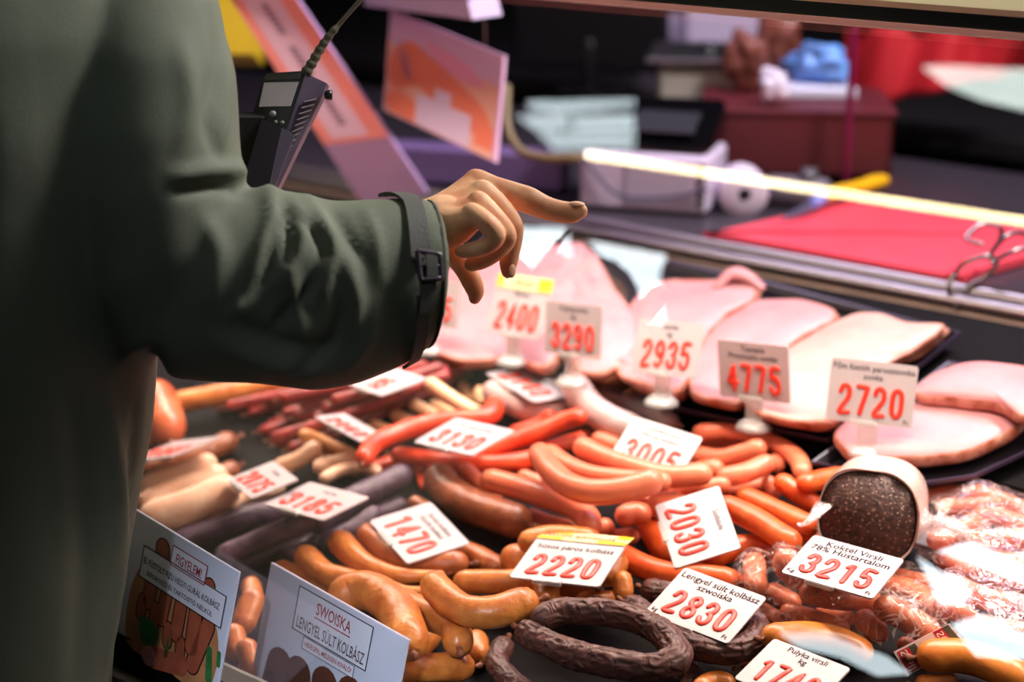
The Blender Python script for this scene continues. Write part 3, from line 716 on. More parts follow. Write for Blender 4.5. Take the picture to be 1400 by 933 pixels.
v, f = loft([bring(BR * 1.0, .001), crinkle(bring(BR * 1.05, -.003)), crinkle(bring(BR * 1.055, .012)), bring(BR * 1.045, .05), bring(BR * 1.03, .085), bring(BR * .75, .105), bring(BR * .2, .116)], False, True)
mesh('casing', v, f, cas, blood)
film = clear('wrapper_film', .12, .12, (.96, .94, .94, 1), .8, 45, lin(226, 206, 206), .28)
# twisted film tail on the right side and a torn lip on the left
tl = [at(1242, 700, bd + .03), at(1262, 716, bd + .01), at(1285, 712, bd), at(1306, 720, bd - .005), at(1322, 734, bd - .005)]
P = catmull(tl, 22); R = np.interp(np.linspace(0, 1, 22), [0, .2, .45, .7, 1], np.array([26, 24, 14, 11, 16]) * bd / FPX)
v, f = tube_vf(P, R, 18, cap=False, flat=.55, jig=.55, seed=4.)
mesh('film_tail', v, f[:-2], film, blood)
tl = [at(1128, 690, bd + .01), at(1112, 708, bd - .004), at(1098, 718, bd - .006), at(1090, 716, bd - .004)]
v, f = tube_vf(catmull(tl, 12), np.linspace(14, 3, 12) * bd / FPX, 12, cap=False, flat=.3, jig=.5, seed=9.)
mesh('film_lip', v, f[:-2], film, blood)
OBS = np.vstack([OBS, [[*(bc + bax * h), BR] for h in (.03, .055)]])

# ------------------------------------------------------------------ vacuum packs: a clear sheet drawn tight over the sausages
def pack(key, label, mat, pad=.012, cell=.004, extra=()):
    S = []
    for o in G[key]:
        n = len(o.data.vertices); co = np.empty(n * 3); o.data.vertices.foreach_get('co', co); S.append(co.reshape(-1, 3) + WORG[o.name])
    S = np.vstack(S)
    lo = S[:, :2].min(0) - .03; hi = S[:, :2].max(0) + .03
    nx, ny = [int(q) for q in ((hi - lo) / cell)]
    H = np.full((nx, ny), -1.0); ij = ((S[:, :2] - lo) / cell).astype(int)
    for (i, j), z in zip(ij, S[:, 2]):
        for a in (-1, 0, 1):
            for b in (-1, 0, 1):
                if 0 <= i + a < nx and 0 <= j + b < ny: H[i + a, j + b] = max(H[i + a, j + b], z + .0015)
    mask = H > 0
    m2 = mask.copy()
    for _ in range(int(pad / cell)):
        q = m2.copy(); q[1:] |= m2[:-1]; q[:-1] |= m2[1:]; q[:, 1:] |= m2[:, :-1]; q[:, :-1] |= m2[:, 1:]; m2 = q
    for _ in range(5):                       # close the gaps inside
        q = m2.copy(); q[1:-1, 1:-1] |= (m2[:-2, 1:-1].astype(int) + m2[2:, 1:-1] + m2[1:-1, :-2] + m2[1:-1, 2:]) >= 3; m2 = q
    yy = lo[1] + (np.arange(ny) + .5) * cell
    base = np.broadcast_to(deck(yy)[None, :] + .006, (nx, ny)).copy()
    Z = np.where(mask, H, base)
    for _ in range(45):
        A = np.pad(Z, 1, mode='edge'); av = (A[:-2, 1:-1] + A[2:, 1:-1] + A[1:-1, :-2] + A[1:-1, 2:]) / 4
        Z = np.where(mask, np.maximum(H, av), np.maximum(base, av))
    v = []; idx = -np.ones((nx, ny), int)
    for i in range(nx):
        for j in range(ny):
            if m2[i, j]:
                x, y = lo[0] + (i + .5) * cell, lo[1] + (j + .5) * cell
                nz = mnoise.noise(Vector((x * 70, y * 70, 1))); n2 = 1 - abs(mnoise.noise(Vector((x * 38, y * 38, 4))))
                idx[i, j] = len(v); v.append((x, y, Z[i, j] + .001 + .0012 * nz + .004 * max(0, n2 - .86) / .14))
    f = [(idx[i, j], idx[i + 1, j], idx[i + 1, j + 1], idx[i, j + 1]) for i in range(nx - 1) for j in range(ny - 1) if min(idx[i, j], idx[i + 1, j], idx[i + 1, j + 1], idx[i, j + 1]) >= 0]
    o = mesh('plastic_film', np.array(v), f, mat, smooth=True)
    return tag(o, label, 'plastic film')
pk = clear('pack_film', .07, .08, (.98, .96, .95, 1), .9, 42, lin(236, 206, 196), .02)
pack('cocktail', 'creased clear plastic bag drawn over the cocktail sausages around the 3215 tag', pk)
pack('backpack', 'clear plastic bag over the pink frankfurters right of the blood sausage', clear('pack_film_pink', .12, .10, (.97, .94, .95, 1), .9, 36, lin(240, 200, 200), .05))
# printed label strips of the cocktail sausage bag
def quad_thing(name, px, d, label, cat, mat, th=.0008):
    P = np.array([at(x, y, dd) for (x, y), dd in zip(px, d)]); c = P.mean(0); n = unit(np.cross(P[1] - P[0], P[3] - P[0]))
    if n @ FW > 0: n = -n
    P = np.array([q - n * ((q - c) @ n) for q in P])
    t = thing(name, c, label, cat)
    mesh('sheet', list(P) + list(P - n * th), [(0, 1, 2, 3), (7, 6, 5, 4), (0, 4, 5, 1), (1, 5, 6, 2), (2, 6, 7, 3), (3, 7, 4, 0)], mat, t, False)
    def L(u, v, z=.0004): return (P[0] * (1 - u) + P[1] * u) * (1 - v) + (P[3] * (1 - u) + P[2] * u) * v + n * z
    return t, L, n
def depth_of(x, y, h): return proj(on(x, y, SL, Z0, YR, h))[2]
lm = plain('label_paper', lin(222, 196, 190), .3)
t, L, n = quad_thing('product_label', [(1222, 892), (1298, 853), (1322, 880), (1240, 925)], [depth_of(1270, 885, .035)] * 4, 'pale printed label of the sausage bag, red and green blocks', 'label', lm)
mb = MB()
for (ua, ub, va, vb, k) in ((.04, .24, .06, .95, 0), (.24, .36, .06, .95, 1), (.70, .86, .0, .92, 0), (.86, .97, .0, .92, 1)):
    mb.add([L(u, v) for u, v in ((ua, va), (ub, va), (ub, vb), (ua, vb))], [(0, 1, 2, 3)], k)
tv, tf = text_vf('Stell', 1.0, .01); sw = tv[:, 0].max() - tv[:, 0].min()
for u0, in ((.14,), (.78,)):                     # white lettering reads from behind, mirrored
    mb.add([L(u0 - q * .16, .5 + p / sw * .78, .0007) for p, q in tv], tf, 2)
mb.build('print', [plain('label_red', lin(190, 40, 48), .4), plain('label_green', lin(84, 84, 66), .4), plain('label_white', lin(240, 220, 216), .4)], t, False)

# ------------------------------------------------------------------ sliced hams on black trays
def hp(x, y, h=0.0): return on(x, y, HS, HZ0, HYR, h)
def trayobj(px, label):
    P = np.array([hp(*q, .004) for q in px]); t = thing('meat_tray', P.mean(0), label, 'tray')
    n = unit(np.array([0, -HS, 1])); c = P.mean(0)
    def sc_(k, z): return [c + (p - c) * k + n * z for p in P]
    def grow(e, z): return [p + unit(p - c) * e + n * z for p in P]
    v, f = loft([grow(.012, .008), grow(.0, .0), grow(-.001, -.003)], False, True)
    mesh('pan', v, f, M['tray'], t, False)
    v2, f2 = loft([grow(.012, .008), grow(.016, .009), grow(.016, .004), grow(.011, .004)], False, False)
    mesh('rim', v2, f2, plain('tray_rim', lin(58, 46, 66), .3), t, False)
    return t
trayobj([(520, 452), (940, 560), (1122, 602), (1296, 462), (1010, 392), (690, 322)], 'long black tray under the sliced hams with 2935 and 4775 tags')
trayobj([(1130, 636), (1250, 662), (1330, 648), (1440, 600), (1480, 540), (1300, 512)], 'black tray under the folded ham at the right edge')
HAMS = []
def ham(px, label, h, th=.009, mat='ham', n=1, dome=.004, fold=0.0, seed=0, grp='sliced hams on the rear trays', shrink=1.0):
    P = np.array([hp(*q, h) for q in px]); c0 = P.mean(0); P = c0 + (P - c0) * shrink
    Q = closed(P, 6); c = Q.mean(0); nn = unit(np.array([0, -HS, 1.0]))
    m = len(Q)
    rings = []
    def wob(q, s, a): return q + unit(q - c) * a * mnoise.noise(Vector(tuple(q * 40 + s)))
    for k, (sc_, z) in enumerate(((.97, 0), (.995, th * .2), (1.0, th * .5), (.992, th * .85), (.965, th), (.93, th * .9 + dome * .3), (.90, th + dome * .35), (.6, th + dome * .85), (.25, th + dome))):
        rings.append([wob(c + (q - c) * sc_, seed, .003 if k < 5 else .001) + nn * (z + (fold * mnoise.noise(Vector(tuple(q * 14 + seed))) if k > 3 else 0)) for q in Q])
    v, f = loft(rings)
    mi = [1] * (4 * m) + [0] * (4 * m) + [1, 0]
    o = mesh('ham_slice', v, f, [M[mat], M['rind']], mi=mi)
    HAMS.append(tag(o, label, 'ham', grp)); return o
piles = [
 ([(560,402),(610,372),(668,352),(722,366),(738,420),(700,490),(655,505),(590,492),(545,450)], 'ham', 'behind the pointing hand and the tags beneath it', .03),
 ([(700,345),(768,336),(808,340),(800,400),(762,500),(722,512),(690,470)], 'ham', 'behind the 2400 tag', .03),
 ([(768,352),(790,336),(815,350),(838,392),(872,440),(880,480),(858,508),(822,524),(788,512),(768,450)], 'ham', 'behind the 3290 tag', .028),
 ([(858,420),(905,386),(980,384),(1012,370),(1040,384),(1036,410),(1000,437),(966,470),(945,530),(918,552),(876,540),(838,516),(848,470)], 'ham', 'behind the 2935 tag', .026),
 ([(1037,414),(1100,413),(1144,425),(1150,438),(1128,450),(1093,470),(1071,488),(1045,520),(1010,560),(975,560),(936,545),(948,500),(970,460),(1007,432)], 'ham', 'behind the 4775 tag', .024),
 ([(1150,441),(1196,433),(1243,444),(1296,446),(1290,458),(1257,482),(1221,500),(1186,534),(1146,582),(1114,590),(1060,584),(1011,566),(1022,525),(1071,484)], 'ham2', 'behind the 2720 tag', .024),
]
for i, (px, mt, where, hh) in enumerate(piles):
    nl = 3
    for k in range(nl):
        j = [(x + (k - 2) * -2.5 + rnd.uniform(-2, 2), y + (2 - k) * 3 + rnd.uniform(-1, 1)) for x, y in px]
        ham(j, ('topmost' if k == 2 else 'middle' if k == 1 else 'lowest') + ' pink ham slice of the pile ' + where, .0135 + k * .0112, .0085, mt, seed=i * 5 + k, dome=.006 if k == 2 else .001, fold=.004 if k == 2 else .0, shrink=.945)
ham([(1142,610),(1160,590),(1200,588),(1270,560),(1340,556),(1402,575),(1392,600),(1330,630),(1270,640),(1200,640),(1158,632)], 'large pink ham slice with browned rim on the right tray', .0135, .016, 'ham', seed=31, dome=.008)
ham([(1254,540),(1290,518),(1350,508),(1420,520),(1440,560),(1400,580),(1365,565),(1310,558),(1258,552)], 'folded ham slice lying on top on the right tray', .041, .014, 'ham', seed=37, dome=.008, fold=.004)
v, f = tube_vf(catmull([hp(980, 392, .05), hp(1000, 374, .06), hp(1022, 378, .055), hp(1040, 392, .045)], 14), np.interp(np.linspace(0, 1, 14), [0, .5, 1], [.008, .013, .007]), 12, flat=.6, jig=.25)
tag(mesh('ham_slice', v, f, M['ham']), 'rolled deep pink ham edge on the pile behind the 2935 tag', 'ham')
v, f = tube_vf(catmull([hp(838, 505, .04), hp(850, 492, .045), hp(872, 506, .04), hp(890, 520, .035)], 14), np.interp(np.linspace(0, 1, 14), [0, .5, 1], [.004, .008, .005]), 12, flat=.6, jig=.25)
tag(mesh('ham_slice', v, f, M['ham']), 'curled dark pink ham scrap left under the 2935 tag', 'ham')
# standing tags of the hams
def hd(x, y, h): return proj(hp(x, y, h))[2]
kw = dict(pref=(0, -1, .25), drop=False, obs=False, foot=.035, group='price tags standing in front of the hams', ink='gink')
price('2720', (1139,488.5), (1252.3,501.4), (1131,573.7), ['Főtt füstölt parasztsonka', 'sonka'], dep=hd(1192, 590, .02) - .055, ft=True, ty=.88, lsz=.105, dh=.43, **kw); TAGS.append('P2720')
price('4775', (982.9,464), (1070.7,473.6), (989.3,542.5), ['Toscana', 'Prosciutto sonka'], dep=hd(1030, 560, .02) - .055, ty=.88, lsz=.11, dh=.43, **kw); TAGS.append('P4775')
price('2935', (878.5,434.7), (960.6,443), (863.7,508.7), ['Sonka', 'kg'], dep=hd(915, 535, .03) - .055, ty=.88, lsz=.11, dh=.45, **kw); TAGS.append('P2935')
price('3290', (747,410), (822,420), (744.4,482.4), ['Pulykasonka', 'kg'], dep=hd(785, 514, .03) - .055, ty=.88, lsz=.11, dh=.43, **kw); TAGS.append('P3290')
price('2400', (680,387), (754,400), (663,453), ['Párizsi'], dep=hd(705, 480, .03) - .055, ty=.85, lsz=.12, dh=.5, header=(.30, 0, [(.25, .5, .1, .9), (-.5, -.4, .1, .9)], 'Akciós'), **kw); TAGS.append('P2400')
price('3495', (552,375), (632,386), (545,440), ['Sonka'], dep=hd(590, 470, .03) - .055, ty=.85, lsz=.12, dh=.45, **kw); TAGS.append('P95')
mb = MB()

# ------------------------------------------------------------------ printed product cards at the glass
def card(TL, TR, BL, dep, label):
    TL, TR, BL = [np.array(q, float) for q in (TL, TR, BL)]
    cpx = (TR + BL) / 2; U3, V3, n = pose(TL, TR, BL, 1.56, (.1, -1, .5)); s = dep / FPX
    c = at(*cpx, dep); a, b = U3 * s, V3 * s
    t = thing('product_card', c - b / 2, label, 'card', 'product picture cards behind the front glass')
    def L(x, y, z=0): return c + a * (x - .5) + b * (.5 - y) + n * z
    sv, sf = box_vf(c - n * .0015, a / 2, b / 2, n * .0015, .0007)
    mesh('board', sv, sf, plain('laminated_card', lin(196, 200, 220), .25, coat=.3), t, False)
    return t, L, np.linalg.norm(a), np.linalg.norm(b)
def blob(mb, L, pts, z, m, n=4):
    Q = closed(np.array(pts, float), n); mb.add([L(x, y, z) for x, y in Q], [tuple(range(len(Q)))[::-1]], m)
def bar(mb, L, p, q, r0, r1, z, m, asp=1.42):
    p, q = np.array(p, float), np.array(q, float); A = np.array([asp, 1.0])
    d = unit((q - p) * A); nn = np.array([-d[1], d[0]]); pts = []
    for k in range(9):
        t = math.pi / 2 + math.pi * k / 8; pts.append(p + (d * math.cos(t) + nn * math.sin(t)) * r0 / A)
    for k in range(9):
        t = -math.pi / 2 + math.pi * k / 8; pts.append(q + (d * math.cos(t) + nn * math.sin(t)) * r1 / A)
    mb.add([L(x, y, z) for x, y in pts], [tuple(range(len(pts)))[::-1]], m)
def frame_(mb, L, x0, y0, x1, y1, wx, z, m, asp=1.42):
    wy = wx * asp
    for xa, ya, xb, yb in ((x0, y0, x1, y0 + wy), (x0, y1 - wy, x1, y1), (x0, y0 + wy, x0 + wx, y1 - wy), (x1 - wx, y0 + wy, x1, y1 - wy)):
        mb.add([L(x, y, z) for x, y in ((xa, ya), (xb, ya), (xb, yb), (xa, yb))], [(3, 2, 1, 0)], m)
def rect(mb, L, x0, y0, x1, y1, z, m): mb.add([L(x, y, z) for x, y in ((x0, y0), (x1, y0), (x1, y1), (x0, y1))], [(3, 2, 1, 0)], m)
def words(mb, L, s, cx, cy, width, height, z, m, bold=.012):
    v, f = text_vf(s, 1.0, bold); w_ = v[:, 0].max() - v[:, 0].min(); h_ = v[:, 1].max() - v[:, 1].min()
    x_ = (v[:, 0].max() + v[:, 0].min()) / 2; y_ = (v[:, 1].max() + v[:, 1].min()) / 2
    mb.add([L(cx + (p - x_) / w_ * width, cy - (q - y_) / h_ * height, z) for p, q in v], f, m)
INK = [M['ink'], M['redink'], plain('card_white', lin(206, 208, 224), .3), plain('photo_brown', lin(84, 38, 30), .35, var=.25, vscale=60), plain('photo_dark', lin(44, 20, 20), .35),
       plain('photo_tan', lin(170, 116, 78), .35, var=.2, vscale=40), plain('photo_green', lin(44, 104, 56), .35, var=.3, vscale=70), plain('photo_pink', lin(196, 130, 132), .35, var=.15, vscale=150),
       plain('photo_reddish', lin(150, 78, 56), .35, var=.2, vscale=60), plain('photo_wood', lin(150, 96, 58), .4, var=.2, vscale=25)]
ca, L, W_, H_ = card((360, 778.4), (565, 856.4), (325, 955), 1.715, 'white card with dark sausage photo reading SWOISKA')
mb = MB()
rect(mb, L, .0, .93, 1, 1, .0002, 9)
bar(mb, L, (.19, .72), (.17, 1.0), .13, .13, .0004, 3); bar(mb, L, (.33, .70), (.36, 1.0), .13, .13, .0003, 3)
bar(mb, L, (.52, .66), (.58, 1.0), .13, .14, .0004, 3); bar(mb, L, (.70, .62), (.76, 1.0), .13, .14, .0003, 3)
bar(mb, L, (.14, .86), (.15, 1.0), .05, .06, .0005, 4); bar(mb, L, (.265, .76), (.285, 1.0), .012, .02, .0005, 4); bar(mb, L, (.435, .74), (.475, 1.0), .012, .02, .0005, 4); bar(mb, L, (.615, .70), (.67, 1.0), .012, .02, .0005, 4)
mb.build('photo_print', INK, ca, False)
mb = MB()
rect(mb, L, .235, .045, .775, .395, .0007, 2); frame_(mb, L, .235, .045, .775, .395, .006, .0009, 0)
words(mb, L, 'SWOISKA', .505, .145, .25, .095, .0009, 1); rect(mb, L, .375, .212, .635, .222, .0009, 1)
words(mb, L, 'LENGYEL SÜLT KOLBÁSZ', .505, .305, .49, .115, .0009, 4, .008)
rect(mb, L, .325, .40, .70, .50, .0007, 2); frame_(mb, L, .325, .40, .70, .50, .004, .0009, 0)
words(mb, L, 'HIDEGEN, MELEGEN KIVÁLÓ!', .512, .45, .34, .055, .0009, 1, .02)
mb.build('lettering', INK, ca, False)
cb, L, W_, H_ = card((139, 686), (344, 768), (101, 864), 1.735, 'card with a photo of reddish sausages, left of the SWOISKA card')
mb = MB()
blob(mb, L, [(.35, .30), (.6, .22), (.8, .30), (.93, .5), (.97, .75), (.9, 1.0), (.6, 1.0), (.3, 1.0), (.25, .6)], .0002, 5)
for p, q, r in (((.44, .16), (.47, .36), .07), ((.73, .20), (.72, .36), .05), ((.82, .22), (.80, .40), .055), ((.40, .40), (.40, .60), .06), ((.53, .42), (.52, .66), .055), ((.645, .44), (.645, .70), .06), ((.76, .46), (.77, .72), .065), ((.86, .50), (.80, .84), .065), ((.46, .62), (.47, .74), .05), ((.58, .70), (.59, .80), .045), ((.69, .74), (.70, .84), .045), ((.36, .62), (.36, .72), .05)):
    bar(mb, L, p, q, r + .012, r + .012, .0003, 4); bar(mb, L, p, q, r, r, .0004, 8)
blob(mb, L, [(.36, .76), (.44, .72), (.52, .78), (.5, .90), (.40, .92)], .0005, 6); bar(mb, L, (.60, .76), (.60, .90), .008, .022, .0006, 6)
bar(mb, L, (.90, .66), (.93, .86), .03, .035, .0005, 6); bar(mb, L, (.97, .64), (1.0 - .02, .72), .02, .02, .0005, 6)
bar(mb, L, (.50, .98), (.72, .90), .085, .08, .0006, 8); bar(mb, L, (.475, .99), (.485, .985), .075, .075, .0008, 7)
mb.build('photo_print', INK, cb, False)
mb = MB()
rect(mb, L, .30, .21, .955, .46, .0010, 2); frame_(mb, L, .30, .21, .955, .46, .006, .0012, 0)
rect(mb, L, .515, .08, .79, .235, .0011, 2); frame_(mb, L, .515, .08, .79, .235, .006, .0013, 1)
words(mb, L, 'FIGYELEM!', .655, .165, .2, .075, .0013, 1); words(mb, L, 'EL FÜSTÖLT FIZU HEGYI GURÁL KOLBÁSZ', .62, .31, .6, .06, .0013, 0, .006)
words(mb, L, 'ÍZFOKOZÓ ÉS TARTÓSÍTÓ NÉLKÜL', .62, .395, .52, .045, .0013, 0, .01)
mb.build('lettering', INK, cb, False)

# ------------------------------------------------------------------ on the worktop behind the rail
WZ = .90
def wt(x, y, h=0.0): return on(x, y, 0, WZ, 0, h)
def faced(px_bl, px_br, z):
    a = on(*px_bl, 0, z, 0); b = on(*px_br, 0, z, 0); return a, b
# red cutting board
fl = wt(974, 315, .018); fr = wt(1306, 375, .018); d = unit(fr - fl); bk = np.array([-d[1], d[0], 0]) ; bk = unit(bk * .93 + d * .12)
D = .34
prof = [fl, fr, fr + bk * D, fl + bk * D]; c = sum(prof) / 4
board = thing('cutting_board', c * [1, 1, 0] + [0, 0, WZ], 'large red plastic cutting board on the worktop behind the rail', 'cutting board')
def rr(z, e): return [np.array([*(c + (q - c) * (1 + e))[:2], z]) for q in closed(np.array([prof[0], prof[0] + (prof[1] - prof[0]) * .04, prof[1] - (prof[1] - prof[0]) * .04, prof[1], prof[1] + bk * .015, prof[2] - bk * .015, prof[2], prof[2] - d * .015, prof[3] + d * .015, prof[3], prof[3] - bk * .015, prof[0] + bk * .015]), 4)]
v, f = loft([rr(WZ + .001, -.005), rr(WZ + .003, 0), rr(WZ + .0125, 0), rr(WZ + .0155, -.006)])
mesh('slab', v, f, plain('red_board', lin(240, 74, 92), .45, var=.08, vscale=18), board, False)
# knife with a yellow handle
kn = thing('knife', wt(1140, 275, .02), 'butcher knife with yellow handle lying on the red board', 'knife')
kz = .019
hA, hB = wt(1122, 272, kz + .012), wt(1205, 247, kz + .016); tip = wt(1072, 302, kz)
v, f = tube_vf(catmull([hA, hA * .7 + hB * .3 + [0, 0, .003], hA * .35 + hB * .65, hB], 14), np.interp(np.linspace(0, 1, 14), [0, .2, .6, .9, 1], [.011, .013, .0135, .0165, .014]), 14, flat=.75)
mesh('handle', v, f, plain('yellow_handle', lin(238, 176, 20), .4), kn)
bd_ = unit(tip - hA); sd = unit(np.cross(bd_, [0, 0, 1]))
pts = [hA + sd * .013, hA - sd * .013, hA + (tip - hA) * .6 - sd * .012, tip + sd * .006, hA + (tip - hA) * .6 + sd * .012]
v = pts + [p - np.array([0, 0, .002]) for p in pts]
mesh('blade', v, [(0, 1, 2, 3, 4), (9, 8, 7, 6, 5)] + [((i + 1) % 5, i, 5 + i, 5 + (i + 1) % 5) for i in range(5)], plain('blade_steel', lin(190, 190, 230), .25, .9), kn, False)
v, f = tube_vf([hA - bd_ * .002, hA + bd_ * .012], .0125, 12, flat=.75); mesh('bolster', v, f, plain('violet_collar', lin(140, 140, 210), .35), kn)
# bent wire tongs clipped over the rail
wd = .0033
tg = thing('wire_tongs', wt(1310, 402, .0), 'bent steel wire tongs hooked over the worktop rail', 'tongs')
def W(pts): return catmull([at(x, y, dd) for x, y, dd in pts], 40)
dr = proj(wt(1305, 398, .01))[2]
steelw = plain('wire_steel', lin(150, 140, 140), .25, 1.0)
v, f = tube_vf(W([(1300, 418, dr), (1298, 388, dr), (1308, 372, dr), (1318, 360, dr - .01), (1350, 350, dr - .02), (1362, 362, dr - .01), (1345, 380, dr), (1322, 394, dr), (1320, 418, dr), (1306, 421, dr - .005)]), wd, 10); mesh('clasp', v, f, steelw, tg)
v, f = tube_vf(W([(1352, 350, dr - .02), (1366, 330, dr + .02), (1368, 312, dr + .05), (1345, 306, dr + .06), (1326, 318, dr + .05), (1322, 328, dr + .04), (1342, 334, dr + .03)]), wd, 10); mesh('arm', v, f, steelw, tg)
v, f = tube_vf(W([(1350, 352, dr - .02), (1372, 326, dr + .02), (1392, 318, dr + .02), (1412, 326, dr), (1440, 340, dr)]), wd, 10); mesh('arm', v, f, steelw, tg)
v, f = tube_vf(W([(1356, 358, dr - .02), (1385, 344, dr), (1412, 340, dr), (1440, 356, dr)]), wd, 10); mesh('arm', v, f, steelw, tg)
# white label printer with a black terminal on top
a, b = wt(792, 286), wt(966, 298); ln = np.linalg.norm(b - a); e = unit(b - a); q = np.array([-e[1], e[0], 0])
dpr = proj(a)[2]; hh = .088
pr = thing('label_printer', a + e * ln / 2 + q * .06, 'lilac white boxy label printer under the black terminal', 'printer')
c = a + e * ln / 2 + q * .075 + np.array([0, 0, hh / 2 + .004])
wp = plain('white_casing', lin(214, 198, 222), .4)
mesh('body', *box_vf(c, e * ln / 2, q * .075, np.array([0, 0, hh / 2]), .006), wp, pr, False)
mesh('front_panel', *box_vf(c - q * .076 + e * ln * .12, e * ln * .26, q * .002, np.array([0, 0, hh * .36]), .002), plain('pale_panel', lin(190, 176, 198), .4), pr, False)
mesh('vent_block', *box_vf(c - q * .076 + e * ln * .45, e * ln * .03, q * .003, np.array([0, 0, hh * .4]), .002), plain('grey_casing', lin(120, 112, 124), .5), pr, False)
v, f = tube_vf(catmull([c - e * ln * .48 - q * .078 + [0, 0, .042], c - e * ln * .36 - q * .082 + [0, 0, .012], c - e * ln * .15 - q * .085 + [0, 0, -.02], c + e * ln * .2 - q * .083 + [0, 0, -.018], c + e * ln * .5 - q * .083 + [0, 0, -.002]], 24), .003, 8)
tag(mesh('cable', v, f, plain('grey_cable', lin(90, 78, 104), .5)), 'thin grey cable hanging down the front of the lilac printer', 'cable')
tm = thing('payment_terminal', c + [0, 0, hh / 2], 'flat black terminal lying on the lilac printer', 'terminal')
tc_ = c + np.array([0, 0, hh / 2 + .022]) - e * .03 + q * .02
v, f = box_vf(tc_, e * .125, q * .075, np.array([0, 0, .021]), .008)
v = [p + np.array([0, 0, 1]) * (.03 * ((p - tc_) @ q) / .075 - .004) * (1 if p[2] > tc_[2] else 0) for p in v]
mesh('body', v, f, plain('gloss_black', lin(10, 9, 12), .12), tm, False)
mesh('screen', *box_vf(tc_ + [0, 0, .0235] + q * .022 - e * .03, e * .075, q * .035 + np.array([0, 0, .014]), unit(np.cross(e, q)) * .001, 0), plain('screen_glass', lin(14, 14, 20), .05), tm, False)
mesh('keypad', *box_vf(tc_ + [0, 0, .020] - q * .03 + e * .05, e * .05, q * .03 + np.array([0, 0, .011]), np.array([0, 0, .002]), .001), plain('dark_keys', lin(40, 38, 46), .4), tm, False)
# roll of paper, core towards us
rc = wt(1020, 296, .0) ; rc = at(1018, 266, proj(rc)[2]); fa = -unit(np.array([FW[0], FW[1], 0])) ; RR = .038
roll = thing('paper_roll', rc - [0, 0, RR], 'pale round paper roll with a dark core beside the cutting board', 'paper roll')
v, f = lathe_vf([(.010, 0), (RR * .9, 0), (RR, -.004), (RR, -.06), (RR * .9, -.064), (.010, -.064)], rc, fa, 32); mesh('paper', v, f[:-2], plain('roll_paper', lin(222, 202, 222), .6), roll)
v, f = lathe_vf([(.0101, .0005), (.0101, -.0645), (.0085, -.0645), (.0085, .0005)], rc, fa, 20); mesh('core', v, f, plain('card_core', lin(40, 26, 40), .7), roll)
gd = thing('tape_dispenser', wt(1085, 278), 'low grey dispenser behind the paper roll', 'dispenser')
cc = wt(1088, 262, .024)
v, f = box_vf(cc, e * .055, q * .03, np.array([0, 0, .022]), .012); mesh('body', v, f, plain('grey_body', lin(116, 104, 114), .4), gd)
v, f = lathe_vf([(.001, -.012), (.02, -.012), (.02, .012), (.001, .012)], cc + e * .02 + [0, 0, .02], e, 20); mesh('wheel', v, f, plain('grey_wheel', lin(80, 72, 80), .4), gd)

# ------------------------------------------------------------------ back counter and what stands on it
BZ = .93
def bk_(x, y, h=0.0): return on(x, y, 0, BZ, 0, h)
bcn = thing('back_counter', (-1.6, 3.4, 0), 'dark back counter along the stall behind the worktop', 'counter')
mesh('top', *obox((-1.9, 3.45, BZ - .02), 5.0, .9, .04, bev=.004), plain('dark_top', lin(22, 18, 20), .5), bcn, False)
mesh('cabinet', *obox((-1.9, 3.5, (BZ - .04) / 2), 4.9, .8, BZ - .05, bev=.004), plain('dark_cabinet', lin(26, 22, 24), .5), bcn, False)
def bgbox(name, x, y, w, dep, h, yaw, mat, label, cat, base=None, bev=.006):
    """box whose front lower edge is centred at pixel x, y on the back counter"""
    p = on(x, y, 0, BZ if base is None else base, 0)
    fx = np.array([math.cos(yaw), math.sin(yaw), 0]); fy = np.array([-fx[1], fx[0], 0])
    c = p + fy * dep / 2 + np.array([0, 0, h / 2 + .001])
    t = thing(name, c - [0, 0, h / 2], label, cat)
    return t, c, fx * w / 2, fy * dep / 2, np.array([0, 0, h / 2])
t, c, ex, ey, ez = bgbox('weighing_scale', 962, 196, .17, .22, .13, .55, None, 'beige weighing scale with a dark end panel behind the terminal', 'scale')
mesh('body', *box_vf(c, ex, ey, ez, .008), plain('beige_casing', lin(186, 176, 168), .45), t, False)
mesh('dark_panel', *box_vf(c + ex * 1.0, ex * .02, ey * .5, ez * .7, .001), plain('panel_dark', lin(50, 46, 52), .3), t, False)
mesh('pan', *box_vf(c + ez * 1.25, ex * 1.25, ey * 1.15, ez * .07, .003), M['steel'], t, False)
v, f = tube_vf([c + ez, c + ez * 1.25], .02, 12); mesh('post', v, f, M['black'], t)
t, c, ex, ey, ez = bgbox('monitor', 800, 132, .34, .05, .17, .30, None, 'wide black screen seen from behind at the back', 'monitor')
mesh('screen', *box_vf(c + [0, 0, .05], ex, ey * .5, ez, .01), M['black'], t, False)
v, f = tube_vf([c - ez, c + [0, 0, .02]], .018, 10); mesh('stand', v, f, M['black'], t)
mesh('base', *box_vf(c - ez + [0, 0, .006], ex * .4, ey * 1.4, np.array([0, 0, .006]), .003), M['black'], t, False)
wb = plain('white_packaging', lin(226, 206, 232), .6)
for (x, y, w_, h_, yaw, lab) in ((905, 78, .12, .11, .2, 'white carton standing behind the beige scale'), (985, 88, .16, .16, .5, 'larger white carton standing right of the other white carton'),):
    t, c, ex, ey, ez = bgbox('carton', x, y + 14, w_, .1, h_, yaw, None, lab, 'carton')
    mesh('box', *box_vf(c, ex, ey, ez, .004), wb, t, False)
    mesh('lid_flap', *box_vf(c + ez + ey * .5, ex * .98, ey * .5, np.array([0, 0, .003]), .001), plain('flap', lin(204, 188, 214), .6), t, False)
